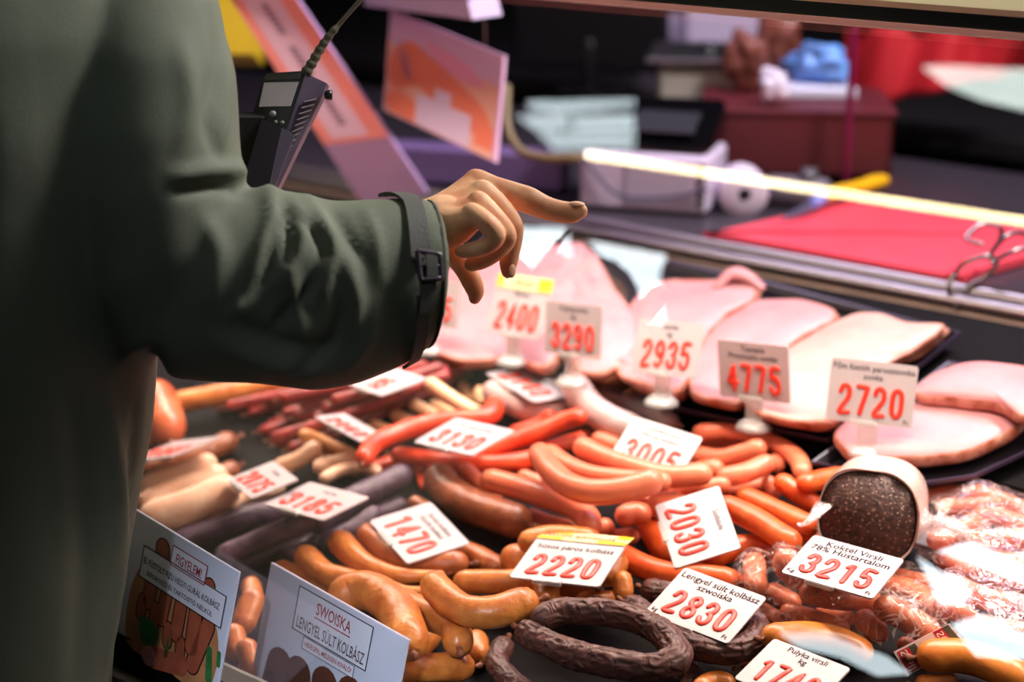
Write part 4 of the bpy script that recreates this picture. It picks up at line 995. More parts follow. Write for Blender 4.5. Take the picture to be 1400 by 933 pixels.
# dark red crate with smoked meat, white paper and a blue bag on it
t, c, ex, ey, ez = bgbox('crate', 1090, 240, .30, .26, .10, .60, None, 'dark red crate on the back counter', 'crate')
cr = plain('crate_red', lin(92, 26, 34), .5)
for k in (-1, 1):
    mesh('side', *box_vf(c + ex * k * .96, ex * .04, ey, ez, .002), cr, t, False)
    mesh('side', *box_vf(c + ey * k * .96, ex, ey * .04, ez, .002), cr, t, False)
mesh('bottom', *box_vf(c - ez * .92, ex, ey, ez * .08, .002), cr, t, False)
mesh('lid', *box_vf(c + ez * 1.04, ex * 1.04, ey * 1.04, ez * .06, .003), cr, t, False)
top = c + ez * 1.1
def lump(name, c, r, mat, label, cat, seed, amp=.35, group=None):
    import bmesh
    bm = bmesh.new(); bmesh.ops.create_icosphere(bm, subdivisions=4, radius=1)
    vv = [np.array(q.co) for q in bm.verts]; ff = [[x.index for x in p.verts] for p in bm.faces]; bm.free()
    out = []
    for p in vv:
        s = 1 + amp * mnoise.noise(Vector(tuple(p * 1.6 + seed))) + amp * .4 * mnoise.noise(Vector(tuple(p * 4 + seed)))
        out.append(np.asarray(c) + p * s * np.asarray(r))
    return tag(mesh(name, np.array(out), ff, mat), label, cat, group)
sm = meat('smoked_meat', lin(150, 84, 70), lin(92, 44, 38), .45, 30, .4, 60, .2)
dd = proj(top)[2]
lump('smoked_meat', at(1022, 84, dd + .06), (.042, .034, .055), sm, 'reddish brown smoked meat joint on the dark red crate', 'meat', 3)
lump('smoked_meat', at(1064, 52, dd + .16), (.040, .034, .075), sm, 'taller smoked meat joint beside the blue bag', 'meat', 8)
lump('paper_wrap', at(1058, 116, dd - .09), (.024, .018, .028), plain('white_paper', lin(232, 222, 244), .6), 'crumpled white paper in front of the smoked meat', 'paper', 14, .5)
lump('plastic_bag', at(1120, 86, dd + .03), (.055, .04, .034), plain('blue_bag', lin(110, 160, 236), .35, var=.5, vscale=16, coat=.3), 'crumpled blue plastic bag on a white tray', 'bag', 21, .5)
v, f = box_vf(at(1118, 122, dd + .03), np.array([.8, .6, 0]) * .062, np.array([-.6, .8, 0]) * .05, np.array([0, 0, .010]), .004)
tag(mesh('white_tray', v, f, plain('white_foam', lin(214, 210, 232), .5), smooth=False), 'white foam tray under the blue bag', 'tray')
pp = bk_(1156, 250)
v, f = tube_vf([pp, pp + [0, 0, .55]], .006, 10); tag(mesh('post', v, f, plain('magenta_post', lin(120, 16, 70), .4)), 'thin dark magenta post right of the blue bag', 'post')
# red cloth hung at the back right
cl = []; nu, nv = 26, 10
A0, A1 = at(1156, 36, 3.3), at(1420, 36, 3.05)
for j in range(nv):
    for i in range(nu):
        u, q_ = i / (nu - 1), j / (nv - 1)
        p = A0 * (1 - u) + A1 * u; drop = (.17 * (1 - u * .55)) * q_
        cl.append(p + np.array([0, 0, -drop]) + np.array([-.4, .9, 0]) * .02 * math.sin(u * 19 + q_ * 2) - FW * .05 * q_ * math.sin(u * 4))
cv = np.array(cl); fw = [(j * nu + i, j * nu + i + 1, (j + 1) * nu + i + 1, (j + 1) * nu + i) for j in range(nv - 1) for i in range(nu - 1)]
rcl = tag(mesh('red_cloth', cv, fw, plain('red_fabric', lin(196, 22, 34), .7)), 'red cloth hanging across the back right under the beam', 'cloth')
so = rcl.modifiers.new('thickness', 'SOLIDIFY'); so.thickness = .004
v, f = tube_vf([A0 + [0, 0, .004], A1 + [0, 0, .004]], .006, 10); 
tag(mesh('cloth_rail', v, f, M['seal']), 'dark rail the red cloth hangs from', 'rail')

# ------------------------------------------------------------------ advertising pieces on the left
def slab_px(px, ds, th):
    P = np.array([at(x, y, d_) for (x, y), d_ in zip(px, ds)]); c = P.mean(0); n = unit(np.cross(P[1] - P[0], P[3] - P[0]))
    if n @ FW > 0: n = -n
    P = np.array([q - n * ((q - c) @ n) for q in P])
    v = list(P) + list(P - n * th)
    f = [(0, 1, 2, 3), (7, 6, 5, 4), (0, 4, 5, 1), (1, 5, 6, 2), (2, 6, 7, 3), (3, 7, 4, 0)]
    def L(u, v_, z=.0006): return (P[0] * (1 - u) + P[1] * u) * (1 - v_) + (P[3] * (1 - u) + P[2] * u) * v_ + n * z
    return v, f, L, P
v, f, L, P = slab_px([(534, 14), (689, 76), (676, 222), (524, 150)], [2.62, 2.44, 2.44, 2.62], .006)
t = thing('hanging_sign', P.mean(0), 'lilac and salmon meat promotion sign hanging under the shelf', 'sign')
mesh('board', v, f, plain('lilac_board', lin(220, 180, 214), .4), t, False)
mb = MB()
mb.add([L(x, y) for x, y in ((.0, .30), (.98, .30), (.97, .99), (.02, .99))], [(0, 1, 2, 3)], 3)
for pts, k in (([(.05, .42), (.20, .22), (.42, .30), (.62, .40), (.86, .55), (.94, .72), (.82, .82), (.66, .80), (.5, .74), (.30, .62), (.12, .74), (.03, .66)], 0), ([(.35, .16), (.7, .22), (.86, .36), (.74, .40), (.5, .34)], 1), ([(.1, .3), (.2, .42), (.24, .6), (.17, .56)], 1), ([(.04, .8), (.2, .74), (.35, .86), (.3, .98), (.04, .95)], 0)):
    Q = closed(np.array(pts), 5); mb.add([L(x, y, .0009) for x, y in Q], [tuple(range(len(Q)))], k)
for x0, y0, x1, y1 in ((.30, .68, .78, .98), (.46, .56, .60, .70)):
    mb.add([L(x, y, .0012) for x, y in ((x0, y0), (x1, y0), (x1, y1), (x0, y1))], [(0, 1, 2, 3)], 2)
mb.add([L(x, y, .0012) for x, y in ((.82, .70), (.97, .70), (.97, .92), (.82, .92))], [(0, 1, 2, 3)], 0)
mb.build('print', [plain('salmon_print', lin(240, 130, 104), .4), plain('pink_print', lin(236, 156, 190), .4), plain('white_print', lin(222, 200, 232), .4), plain('peach_print', lin(238, 176, 160), .4)], t, False)
for u in (.15, .85):
    a = L(u, 0.02); v, f = tube_vf([a, a + [0, 0, .05]], .0015, 6); mesh('hanger', v, f, M['steel'], t)
v, f, L, P = slab_px([(494, -14), (640, 2), (645, 27), (500, 8)], [2.62, 2.40, 2.40, 2.62], .05)
t = thing('upper_shelf', P.mean(0), 'pale violet shelf edge above the hanging sign', 'shelf')
mesh('board', v, f, plain('violet_shelf', lin(206, 186, 226), .4), t, False)
v, f, _, _ = slab_px([(494, -40), (640, -26), (640, 2), (494, -14)], [2.62, 2.40, 2.40, 2.62], .008)
mesh('back_lip', v, f, plain('violet_lip', lin(170, 150, 196), .4), t, False)
v, f, L, P = slab_px([(296, -40), (384, -40), (584, 284), (496, 274)], [2.45, 2.45, proj(wt(584, 284, .03))[2], proj(wt(496, 274, .03))[2]], .012)
t = thing('price_board', P.mean(0), 'long slanted board with pink price strip and lilac lower end', 'sign board')
mesh('board', v, f, plain('lilac_panel', lin(176, 148, 190), .4), t, False)
mb = MB()
mb.add([L(x, y) for x, y in ((.0, 0), (1, 0), (1, .72), (.0, .72))], [(0, 1, 2, 3)], 0)
mb.add([L(x, y, .0009) for x, y in ((.17, .0), (.74, .0), (.74, .70), (.17, .70))], [(0, 1, 2, 3)], 1)
for k, y0 in enumerate((.12, .30, .52)):
    for j in range(6):
        y1 = y0 + j * .022
        mb.add([L(x, y, .0012) for x, y in ((.40, y1), (.52, y1), (.52, y1 + .014), (.40, y1 + .014))], [(0, 1, 2, 3)], 2)
mb.build('print', [plain('pink_strip', lin(244, 156, 150), .4), plain('pale_strip', lin(232, 206, 232), .4), plain('dull_ink', lin(110, 84, 120), .5)], t, False)
v, f, L, P = slab_px([(292, -20), (346, -20), (346, 74), (292, 74)], [2.9, 2.9, 2.9, 2.9], .12)
t = thing('storage_box', P.mean(0), 'yellow box at the upper left beside the sleeve', 'box')
mesh('box', v, f, plain('yellow_plastic', lin(228, 190, 40), .45), t, False)
v, f, _, _ = slab_px([(290, -40), (348, -40), (348, -22), (290, -22)], [2.89, 2.89, 2.89, 2.89], .13); mesh('lid', v, f, plain('yellow_lid', lin(236, 204, 70), .45), t, False)
v, f = tube_vf(catmull([at(693, 120, 2.7), at(694, 175, 2.68), at(712, 206, 2.66), at(745, 216, 2.64), at(790, 216, 2.62)], 24), .007, 10)
tag(mesh('cable_duct', v, f, plain('olive_duct', lin(126, 108, 72), .45)), 'curved olive tube between the hanging sign and the printer', 'tube')
v, f = box_vf(wt(640, 225, .036), e * .17, q * .03, np.array([0, 0, .03]), .004)
tag(mesh('storage_bin', v, f, plain('violet_bin', lin(116, 92, 140), .4), smooth=False), 'low violet bin standing behind the hand', 'bin')

# ------------------------------------------------------------------ the customer
def union(parts, voxel, smooth_it=6, fac=.5):
    """merge overlapping closed shells into one continuous skin"""
    V = []; Fc = []
    for v, f in parts:
        b = len(V); V += [tuple(q) for q in v]; Fc += [tuple(i + b for i in q) for q in f]
    me = bpy.data.meshes.new('u'); me.from_pydata(V, [], Fc); me.update()
    o = bpy.data.objects.new('u', me); COL.objects.link(o)
    r = o.modifiers.new('r', 'REMESH'); r.mode = 'VOXEL'; r.voxel_size = voxel
    s = o.modifiers.new('s', 'SMOOTH'); s.iterations = smooth_it; s.factor = fac
    dg = bpy.context.evaluated_depsgraph_get()
    m2 = bpy.data.meshes.new_from_object(o.evaluated_get(dg))
    v = np.empty(len(m2.vertices) * 3); m2.vertices.foreach_get('co', v)
    f = [tuple(p.vertices) for p in m2.polygons]
    bpy.data.objects.remove(o); bpy.data.meshes.remove(me); bpy.data.meshes.remove(m2)
    return v.reshape(-1, 3), f
def capsule(pts, sides=14):
    """tapered limb through (x, y, depth, radius in pixels)"""
    n = max(6, 6 * (len(pts) - 1))
    Q = catmull([[*at(x, y, d_), r * d_ / FPX] for x, y, d_, r in pts], n)
    return tube_vf(Q[:, :3], Q[:, 3], sides)
HD = 1.60
FEET = np.array([-1.42, .72, 0.0])
per = thing('person', FEET, 'person in a dark olive jacket, right arm stretched out, pointing at the hams', 'person')
sk = lin(214, 150, 116)
m, n, l, p = nt('skin'); M['skin'] = m
tcn = n.new('ShaderNodeTexCoord'); no = n.new('ShaderNodeTexNoise'); no.inputs['Scale'].default_value = 55; no.inputs['Detail'].default_value = 6
l.new(tcn.outputs['Object'], no.inputs['Vector'])
crn = n.new('ShaderNodeValToRGB'); crn.color_ramp.elements[0].position = .3; crn.color_ramp.elements[1].position = .7
crn.color_ramp.elements[0].color = lin(228, 152, 114); crn.color_ramp.elements[1].color = lin(246, 194, 152)
l.new(no.outputs['Fac'], crn.inputs[0]); l.new(crn.outputs[0], p.inputs['Base Color'])
p.inputs['Roughness'].default_value = .5; p.inputs['Subsurface Weight'].default_value = .12; p.inputs['Subsurface Radius'].default_value = (.01, .004, .002); p.inputs['Subsurface Scale'].default_value = .6
nb = n.new('ShaderNodeTexNoise'); nb.inputs['Scale'].default_value = 240; nb.inputs['Detail'].default_value = 4; l.new(tcn.outputs['Object'], nb.inputs['Vector'])
bpn = n.new('ShaderNodeBump'); bpn.inputs['Strength'].default_value = .25; bpn.inputs['Distance'].default_value = .001; l.new(nb.outputs['Fac'], bpn.inputs['Height']); l.new(bpn.outputs[0], p.inputs['Normal'])
hand = []
I_, Md, Rg, Pk, Tb = HD + .030, HD + .010, HD - .012, HD - .030, HD + .035
hand.append(capsule([(480, 345, HD - .01, 36), (545, 320, HD, 34), (585, 305, HD, 33), (607, 298, HD, 33)]))       # forearm and wrist
for (x, y, dd_, r) in ((649, 250, I_, 17), (657, 268, Md, 18), (652, 284, Rg, 17), (642, 298, Pk, 15)):            # back of the hand
    hand.append(capsule([(590, 298, HD, 27), (620, 278 + (y - 250) * .55, (HD + dd_) / 2, 23), (x, y, dd_, r)]))
hand.append(capsule([(598, 316, HD - .005, 29), (622, 312, HD - .008, 25), (644, 300, HD - .022, 18)]))
hand.append(capsule([(651, 248, I_, 18), (674, 258, I_ - .002, 18), (700, 266, I_ - .004, 18), (722, 274, I_ - .006, 19), (745, 284, I_ - .004, 16.5), (768, 290, I_ - .002, 15.5), (783, 291, I_, 15), (792, 289, I_, 12)]))   # index
hand.append(capsule([(659, 262, Md, 17), (682, 282, Md - .004, 16), (699, 306, Md - .006, 15.5), (702, 320, Md - .004, 14), (698, 344, Md, 13.5), (695, 360, Md + .002, 13), (694, 372, Md + .003, 9.5)]))       # middle
hand.append(capsule([(654, 276, Rg, 16), (676, 298, Rg - .006, 15), (692, 321, Rg - .006, 15), (684, 338, Rg, 14), (662, 354, Rg + .008, 13.5), (644, 362, Rg + .014, 10.5)]))       # ring
hand.append(capsule([(645, 290, Pk, 14), (664, 304, Pk - .006, 14.5), (677, 321, Pk - .006, 15), (668, 335, Pk, 13), (648, 342, Pk + .004, 12), (630, 344, Pk + .008, 9.5)]))      # little
hand.append(capsule([(604, 325, HD + .02, 22), (620, 345, Tb - .008, 18), (634, 366, Tb, 14.5), (645, 385, Tb + .002, 14.5), (650, 400, Tb + .004, 12.5), (649, 408, Tb + .005, 9)]))     # thumb
# head and neck, above the frame
SH = at(120, -60, 1.55)                                   # right shoulder
fwd = unit(np.array([.22, 1, 0])); lft = np.array([-fwd[1], fwd[0], 0])
NK = SH + lft * .20 + np.array([0, 0, .03]); NK[1] = .905
for _ in range(40):                                       # slide sideways until the jacket front meets the photo's edge
    q_ = NK + fwd * .14; ex_ = max(proj([NK[0] + math.cos(k / 20 * math.pi) * -.21, NK[1] + math.sin(k / 20 * math.pi) * .145, .95])[0] for k in range(21))
    NK[0] += (234 - ex_) * .0005
hc = NK + lft * .09 - fwd * .03 + np.array([0, 0, .20])
def ell(c, r3, ax=(lft, fwd, np.array([0, 0, 1.0])), sub=3):
    import bmesh
    bm = bmesh.new(); bmesh.ops.create_icosphere(bm, subdivisions=sub, radius=1)
    v = [np.asarray(c) + sum(ax[k] * q.co[k] * r3[k] for k in range(3)) for q in bm.verts]; f = [[x.index for x in p_.verts] for p_ in bm.faces]; bm.free(); return v, f
hv, hf = union(hand, .0019, 5, .45)
body = mesh('body', hv, hf, M['skin'], per)
head = [ell(hc, (.073, .092, .118)), ell(hc + fwd * .035 + [0, 0, -.07], (.05, .055, .05)), tube_vf([NK - [0, 0, .08], NK + [0, 0, .03], hc + [0, 0, -.03]], [.062, .056, .055], 16),
        ell(hc + fwd * .098 + [0, 0, -.015], (.014, .018, .024), sub=2), ell(hc + fwd * .082 + [0, 0, -.06], (.024, .01, .010), sub=2)]
for s_ in (-1, 1): head.append(ell(hc + lft * s_ * .074 + fwd * -.005 + [0, 0, -.01], (.010, .02, .032), sub=2))
v, f = union(head, .006, 4, .4)
mesh('head', v, f, M['skin'], per)
for s_ in (-1, 1): mesh('eye', *ell(hc + lft * s_ * .032 + fwd * .083 + [0, 0, .012], (.011, .009, .009), sub=2), plain('eye_white', lin(230, 226, 220), .2), per)
hr = [q for q in [ell(hc + [0, 0, .02] - fwd * .014, (.083, .100, .115))]]
v, f = hr[0]; v = [q + (0 if (q - hc) @ fwd < .045 or q[2] > hc[2] + .05 else -fwd * .05) for q in v]
mesh('hair', v, f, plain('dark_hair', lin(48, 40, 36), .6, bump=.6, bscale=90), per)
# nails
nailm = plain('nail', lin(244, 194, 164), .3)
for (x, y, dd_, ax, up_, s_) in ((789, 279.0, I_ - .0060, (1, .06), None, .0062), (700, 371, Md - .0052, (-.12, 1), None, .0052)):
    c = at(x, y, dd_); a = unit(RT * ax[0] - UP * ax[1]); b = unit(np.cross(a, UP * .85 - FW * .5 if ax[0] > .5 else RT * .6 - FW)); nn = np.cross(a, b)
    if nn @ FW > 0: nn = -nn
    mesh('nail', *ell(c, (s_ * 1.25, s_ * .8, .0016), (a, b, nn), 2), nailm, per)

# jacket: torso, upper arm and forearm merged into one cloth skin with folds
jk = []
def ringpx(T, B, d_, th, near=(0, 0), k=36):
    T3, B3 = at(*T, d_), at(*B, d_); c = (T3 + B3) / 2; a = (T3 - B3) / 2; s_ = d_ / FPX
    b = -FW * th + (RT * near[0] - UP * near[1]) * s_
    out = []
    for i in range(k):
        t_ = 2 * math.pi * i / k; ct, st = math.cos(t_), math.sin(t_)
        q_ = (abs(ct) ** 2.2 + abs(st) ** 2.2) ** (-1 / 2.2); out.append(c + (a * ct + b * st) * q_)
    return out
FA = [((268, 330), (215, 470), 1.55, .055, (0, 0)), ((318, 262), (232, 518), 1.55, .075, (6, 0)), ((372, 262), (300, 523), 1.555, .080, (8, 0)), ((415, 267), (365, 527), 1.56, .080, (10, 0)), ((455, 275), (432, 535), 1.565, .078, (14, 0)),
      ((495, 273), (490, 524), 1.57, .074, (18, 0)), ((535, 272), (537, 505), 1.575, .070, (24, 2)), ((568, 272), (572, 484), 1.58, .066, (27, 2)), ((590, 275), (588, 472), 1.58, .062, (29, 2))]
jk.append(loft([ringpx(*q_) for q_ in FA]))
UA = [((60, -130), (250, -130), 1.55, .07), ((70, 0), (298, 0), 1.545, .085), ((75, 100), (318, 100), 1.54, .088), ((85, 200), (326, 200), 1.54, .088), ((100, 300), (335, 270), 1.545, .085), ((130, 420), (335, 340), 1.55, .078), ((170, 500), (318, 420), 1.55, .055)]
jk.append(loft([ringpx(a_, b_, d_, t_) for a_, b_, d_, t_ in UA]))
def torso_ring(z, hw, fd, bd2, off=0.0, k=40):
    c = np.array([NK[0], NK[1], z]) + fwd * off; out = []
    for i in range(k):
        t_ = 2 * math.pi * i / k; ct, st = math.cos(t_), math.sin(t_); q_ = (abs(ct) ** 2.6 + abs(st) ** 2.6) ** (-1 / 2.6)
        out.append(c + (-lft * ct * hw + fwd * st * (fd if st > 0 else bd2)) * q_)
    return out
jk.append(loft([torso_ring(z, hw, fd, bd2, off) for z, hw, fd, bd2, off in ((.62, .215, .125, .16, -.07), (.75, .22, .13, .16, -.065), (.95, .215, .145, .15, -.02), (1.15, .215, .155, .15, 0), (1.32, .215, .145, .14, 0), (1.42, .20, .13, .13, 0), (1.50, .13, .09, .10, 0), (1.56, .075, .075, .08, 0))]))
la = NK + lft * .2                                     # left arm hanging
la[2] = SH[2] - .03
jk.append(tube_vf(catmull([la + [0, 0, .02], la + lft * .05 - [0, 0, .28], la + lft * .06 + fwd * .06 - [0, 0, .55]], 14), np.interp(np.linspace(0, 1, 14), [0, 1], [.085, .065]), 18))
jv, jf = union(jk, .0055, 10, .5)
# cloth folds: ridges and hollows along lines on the sleeve
FOLD = [([(341,230),(369,267),(372,307),(341,397),(318,430)], 16, .009), ([(378,312),(362,372),(334,412)], 10, -.010), ([(397,273),(414,307),(409,345),(380,390)], 12, .007), ([(382,280),(395,320),(392,360)], 8, -.007), ([(420,273),(449,318),(456,345),(440,400)], 11, .007), ([(408,300),(432,325),(446,352)], 7, -.007),
        ([(397,369),(409,437),(418,470)], 12, .007), ([(430,380),(400,420),(372,450)], 10, -.008), ([(471,352),(488,409),(484,450)], 12, .006), ([(455,290),(478,330),(500,360)], 10, -.005), ([(500,290),(515,330),(520,380)], 10, .004),
        ([(240,242),(295,232),(345,236)], 12, .008), ([(246,262),(300,255),(330,262)], 9, -.009), ([(290,20),(300,90),(285,160),(300,215)], 12, -.006), ([(312,60),(312,130),(304,200)], 8, .005), ([(250,60),(262,140),(252,200)], 18, .005),
        ([(300,470),(380,500),(450,505)], 16, .006), ([(280,300),(300,350),(285,420)], 18, .006), ([(320,440),(390,470),(450,470)], 12, -.006), ([(150,560),(165,700),(150,900)], 14, .008), ([(185,560),(180,720),(186,930)], 8, -.006), ([(100,560),(120,720),(105,930)], 20, -.008),
        ([(470,420),(450,470),(400,510)], 10, -.006), ([(520,420),(500,470),(470,505)], 10, .005)]
vn = np.zeros_like(jv)
me = bpy.data.meshes.new('tmp'); me.from_pydata([tuple(q_) for q_ in jv], [], jf); me.update()
me.vertices.foreach_get('normal', (tmpn := np.empty(len(jv) * 3))); vn = tmpn.reshape(-1, 3).copy(); bpy.data.meshes.remove(me)
rel = jv - CAM; dpt = rel @ FW; pxx = 700 + FPX * (rel @ RT) / dpt; pyy = 466.5 - FPX * (rel @ UP) / dpt
face = np.clip(-(vn @ FW) * 2.5 + .6, 0, 1) * (dpt < 1.72)
disp = np.zeros(len(jv))
for line, wdt, amp in FOLD:
    L_ = catmull(np.array(line, float), 40); best = np.full(len(jv), 1e9); tt = np.zeros(len(jv))
    for k in range(40):
        dq = (pxx - L_[k, 0]) ** 2 + (pyy - L_[k, 1]) ** 2; mk = dq < best; best[mk] = dq[mk]; tt[mk] = k / 39
    disp += amp * np.exp(-best / (2 * (wdt * .6) ** 2)) * np.sin(np.pi * np.clip(tt * .9 + .05, 0, 1)) ** .5
nz = np.array([mnoise.noise(Vector((q_[0] * 16, q_[1] * 16, q_[2] * 11))) for q_ in jv])
jv = jv + vn * (disp * face + .0035 * nz)[:, None]
cloth = plain('olive_cloth', lin(94, 99, 86), .75, bump=.35, bscale=900, spec=.3)
mesh('jacket', jv, jf, cloth, per)
# strap, tab and buckle of the cuff
def cuff(tpar, ang, out=.004):
    k = len(FA) - 1; x = tpar * k; i = min(int(x), k - 1); w_ = x - i
    lerp = lambda a_, b_: np.array(a_) * (1 - w_) + np.array(b_) * w_
    T, B, d_, th_, nr = [lerp(FA[i][j], FA[i + 1][j]) for j in range(5)]
    T3, B3 = at(*T, d_), at(*B, d_); c = (T3 + B3) / 2; a_ = (T3 - B3) / 2; b_ = -FW * th_ + (RT * nr[0] - UP * nr[1]) * d_ / FPX
    ct, st = math.cos(ang), math.sin(ang); q_ = (abs(ct) ** 2.2 + abs(st) ** 2.2) ** (-1 / 2.2)
    r_ = (a_ * ct + b_ * st) * q_; return c + r_ + unit(r_) * out
strapm = plain('strap_cloth', lin(70, 70, 68), .75, bump=.4, bscale=700)
def band(t0f, w_, a0, a1, name, mat, out, n=40, th_=.003):
    mb = MB(); V = []
    for i in range(n + 1):
        a_ = a0 + (a1 - a0) * i / n; t0 = t0f(i / n)
        V += [cuff(t0, a_, out), cuff(t0 + w_, a_, out), cuff(t0 + w_, a_, out - th_), cuff(t0, a_, out - th_)]
    F_ = []
    for i in range(n):
        for k in range(4): F_.append((i * 4 + k, i * 4 + (k + 1) % 4, i * 4 + 4 + (k + 1) % 4, i * 4 + 4 + k))
    F_ += [(3, 2, 1, 0), (n * 4, n * 4 + 1, n * 4 + 2, n * 4 + 3)]
    return mesh(name, np.array(V), F_, mat, per, False)
band(lambda q_: .70 + .075 * min(1, q_ * 2.2), .085, -.15, math.radians(78), 'cuff_strap', strapm, .0062)
band(lambda q_: .80, .055, math.radians(100), math.radians(182), 'cuff_strap', strapm, .0055)
band(lambda q_: .81, .07, math.radians(84), math.radians(112), 'strap_tab', strapm, .0085, 10)
band(lambda q_: .955, .016, math.radians(5), math.radians(175), 'cuff_hem', strapm, .0006, 50)
bkl = [cuff(t_, a_, .0105) for t_, a_ in ((.80, 1.28), (.91, 1.36), (.915, 1.62), (.81, 1.58))]
bq = np.array(bkl + [bkl[0]]); P_ = np.vstack([np.linspace(bq[i], bq[i + 1], 8, endpoint=False) for i in range(4)] + [bq[:1]])
v, f = tube_vf(P_, .0024, 8, cap=False); v2, f2 = tube_vf([(bkl[0] + bkl[3]) / 2, (bkl[1] + bkl[2]) / 2], .0022, 8)
mb = MB(); mb.add(v, f[:-2]); mb.add(v2, f2); mb.build('buckle', plain('dark_buckle', lin(64, 54, 66), .3), per)
band(lambda q_: .835, .05, math.radians(76), math.radians(92), 'strap_loop', strapm, .0125, 10)
# trousers and shoes
tr = []
HIP = np.array([NK[0], NK[1], .86]) - fwd * .085
tr.append(ell(HIP + [0, 0, -.02], (.19, .14, .16)))
for s_ in (-1, 1):
    hp_ = HIP + lft * s_ * .10; ft = np.array([HIP[0], HIP[1], 0]) + lft * s_ * .13 - fwd * .05
    tr.append(tube_vf(catmull([hp_, hp_ * .5 + ft * .5 + fwd * .02 + [0, 0, .06], ft + [0, 0, .10]], 12), np.interp(np.linspace(0, 1, 12), [0, .5, 1], [.11, .078, .062]), 16))
v, f = union(tr, .010, 4, .5); mesh('trousers', v, f, plain('dark_trousers', lin(34, 34, 42), .8), per)
for s_ in (-1, 1):
    ft = np.array([HIP[0], HIP[1], 0]) + lft * s_ * .13 - fwd * .05
    v, f = tube_vf(catmull([ft - fwd * .06 + [0, 0, .045], ft + fwd * .05 + [0, 0, .045], ft + fwd * .17 + [0, 0, .032]], 12), np.interp(np.linspace(0, 1, 12), [0, .5, 1], [.042, .045, .030]), 14)
    mesh('shoe', v, f, M['black'], per)

# ------------------------------------------------------------------ handheld radio worn on the chest
RD = 1.70
cp = at(388, 172, RD); ru = unit(UP * .93 + RT * .30 + FW * .05)       # long axis, leaning right
rn = unit(-FW * .80 - RT * .55 - ru * (-(FW * .80 + RT * .55) @ ru)); rx = unit(np.cross(ru, rn))
rad = thing('handheld_radio', at(360, 255, RD), 'black handheld radio with grey screen and cable, worn on the chest', 'radio')
sR = RD / FPX
def RP(x, y, z=0): return at(x, y, RD + z)
# front face outline (pixels) and ribbed side face
fo = [(361, 103), (418, 100), (369, 252), (318, 252)]; so_ = [(418, 100), (447, 113), (437, 138), (378, 262), (366, 258)]
def solid(front, th_, name, mat, shift=(0, 0)):
    A = [RP(x, y, z) for x, y, z in front]; B = [p_ + FW * th_ + RT * shift[0] * sR - UP * shift[1] * sR for p_ in A]; n_ = len(A)
    return mesh(name, A + B, [tuple(range(n_))[::-1], tuple(range(n_, 2 * n_))] + [(i, (i + 1) % n_, n_ + (i + 1) % n_, n_ + i) for i in range(n_)], mat, rad, False)
bdy = plain('radio_black', lin(26, 24, 26), .35); sdm = plain('radio_side', lin(74, 66, 88), .45)
solid([(360, 106, .004), (366, 100, .005), (414, 97, .001), (419, 101, 0), (370, 256, 0), (316, 256, .006)], .03, 'body', bdy)
solid([(418, 100, -.001), (447, 114, .020), (438, 138, .021), (376, 266, .010), (366, 258, -.001)], .02, 'side_grip', sdm)
for k in range(13):
    t_ = k / 12; x0, y0 = 412 - 38 * t_, 140 + 98 * t_; x1, y1 = 434 - 42 * t_, 133 + 92 * t_
    a_ = RP(x0 + 3, y0, .003); b_ = RP(x1 - 2, y1 + 3, .015)
    v, f = tube_vf([a_ - FW * .0005, b_ - FW * .0005], .0011, 6); mesh('grip_rib', v, f, plain('rib_dark', lin(40, 34, 48), .5) if k == 0 else bpy.data.materials['rib_dark'], rad)
solid([(361, 113, .002), (408, 112, -.0015), (397, 145, -.0015), (354, 146, .0025)], .004, 'screen', plain('grey_screen', lin(214, 206, 220), .3))
solid([(364, 103, .0025), (412, 100, -.0012), (411, 108, -.0012), (362, 110, .002)], .003, 'top_cap', plain('cap_dark', lin(52, 42, 30), .3))
for (x, y, r_) in ((373, 156, 5), (377, 167, 2.6), (386, 168, 3)):
    v, f = lathe_vf([(r_ * sR, 0), (r_ * sR * .9, .0015), (.0002, .002)], RP(x, y, .0005), -FW, 14); mesh('button', v, f, plain('grey_button', lin(120, 118, 116), .4), rad)
solid([(358, 162, -.003), (385, 175, -.006), (368, 256, -.006), (330, 256, -.002)], .01, 'holster', plain('holster_cloth', lin(58, 52, 72), .7))
solid([(386, 175, -.0045), (403, 184, .003), (372, 264, .002), (364, 258, -.004)], .006, 'holster', bpy.data.materials['holster_cloth'])
v, f = lathe_vf([(.0002, 0), (.004, .001), (.005, .004), (.005, .008)], RP(443, 130, .018), RT, 12); mesh('knob', v, f, M['black'], rad)
cb_ = [(420, 97), (428, 84), (436, 70), (448, 52), (468, 28), (490, 3), (515, -28), (540, -60)]
Q = catmull([RP(x, y, .004 + .0003 * i) for i, (x, y) in enumerate(cb_)], 60)
R_ = np.array([(.0052 + .0008 * math.cos(i * 1.9)) * (1 - i / 40) + .0022 * (i / 40) if i < 22 else .0024 for i in range(60)])
v, f = tube_vf(Q, R_, 10); mesh('cable', v, f, plain('olive_cable', lin(74, 70, 56), .5), rad)
v, f = box_vf(at(330, 205, RD + .02), RT * .030, UP * .035, FW * .02, .006)
mesh('chest_pouch', v, f, plain('black_pouch', lin(14, 14, 16), .8), per, False)

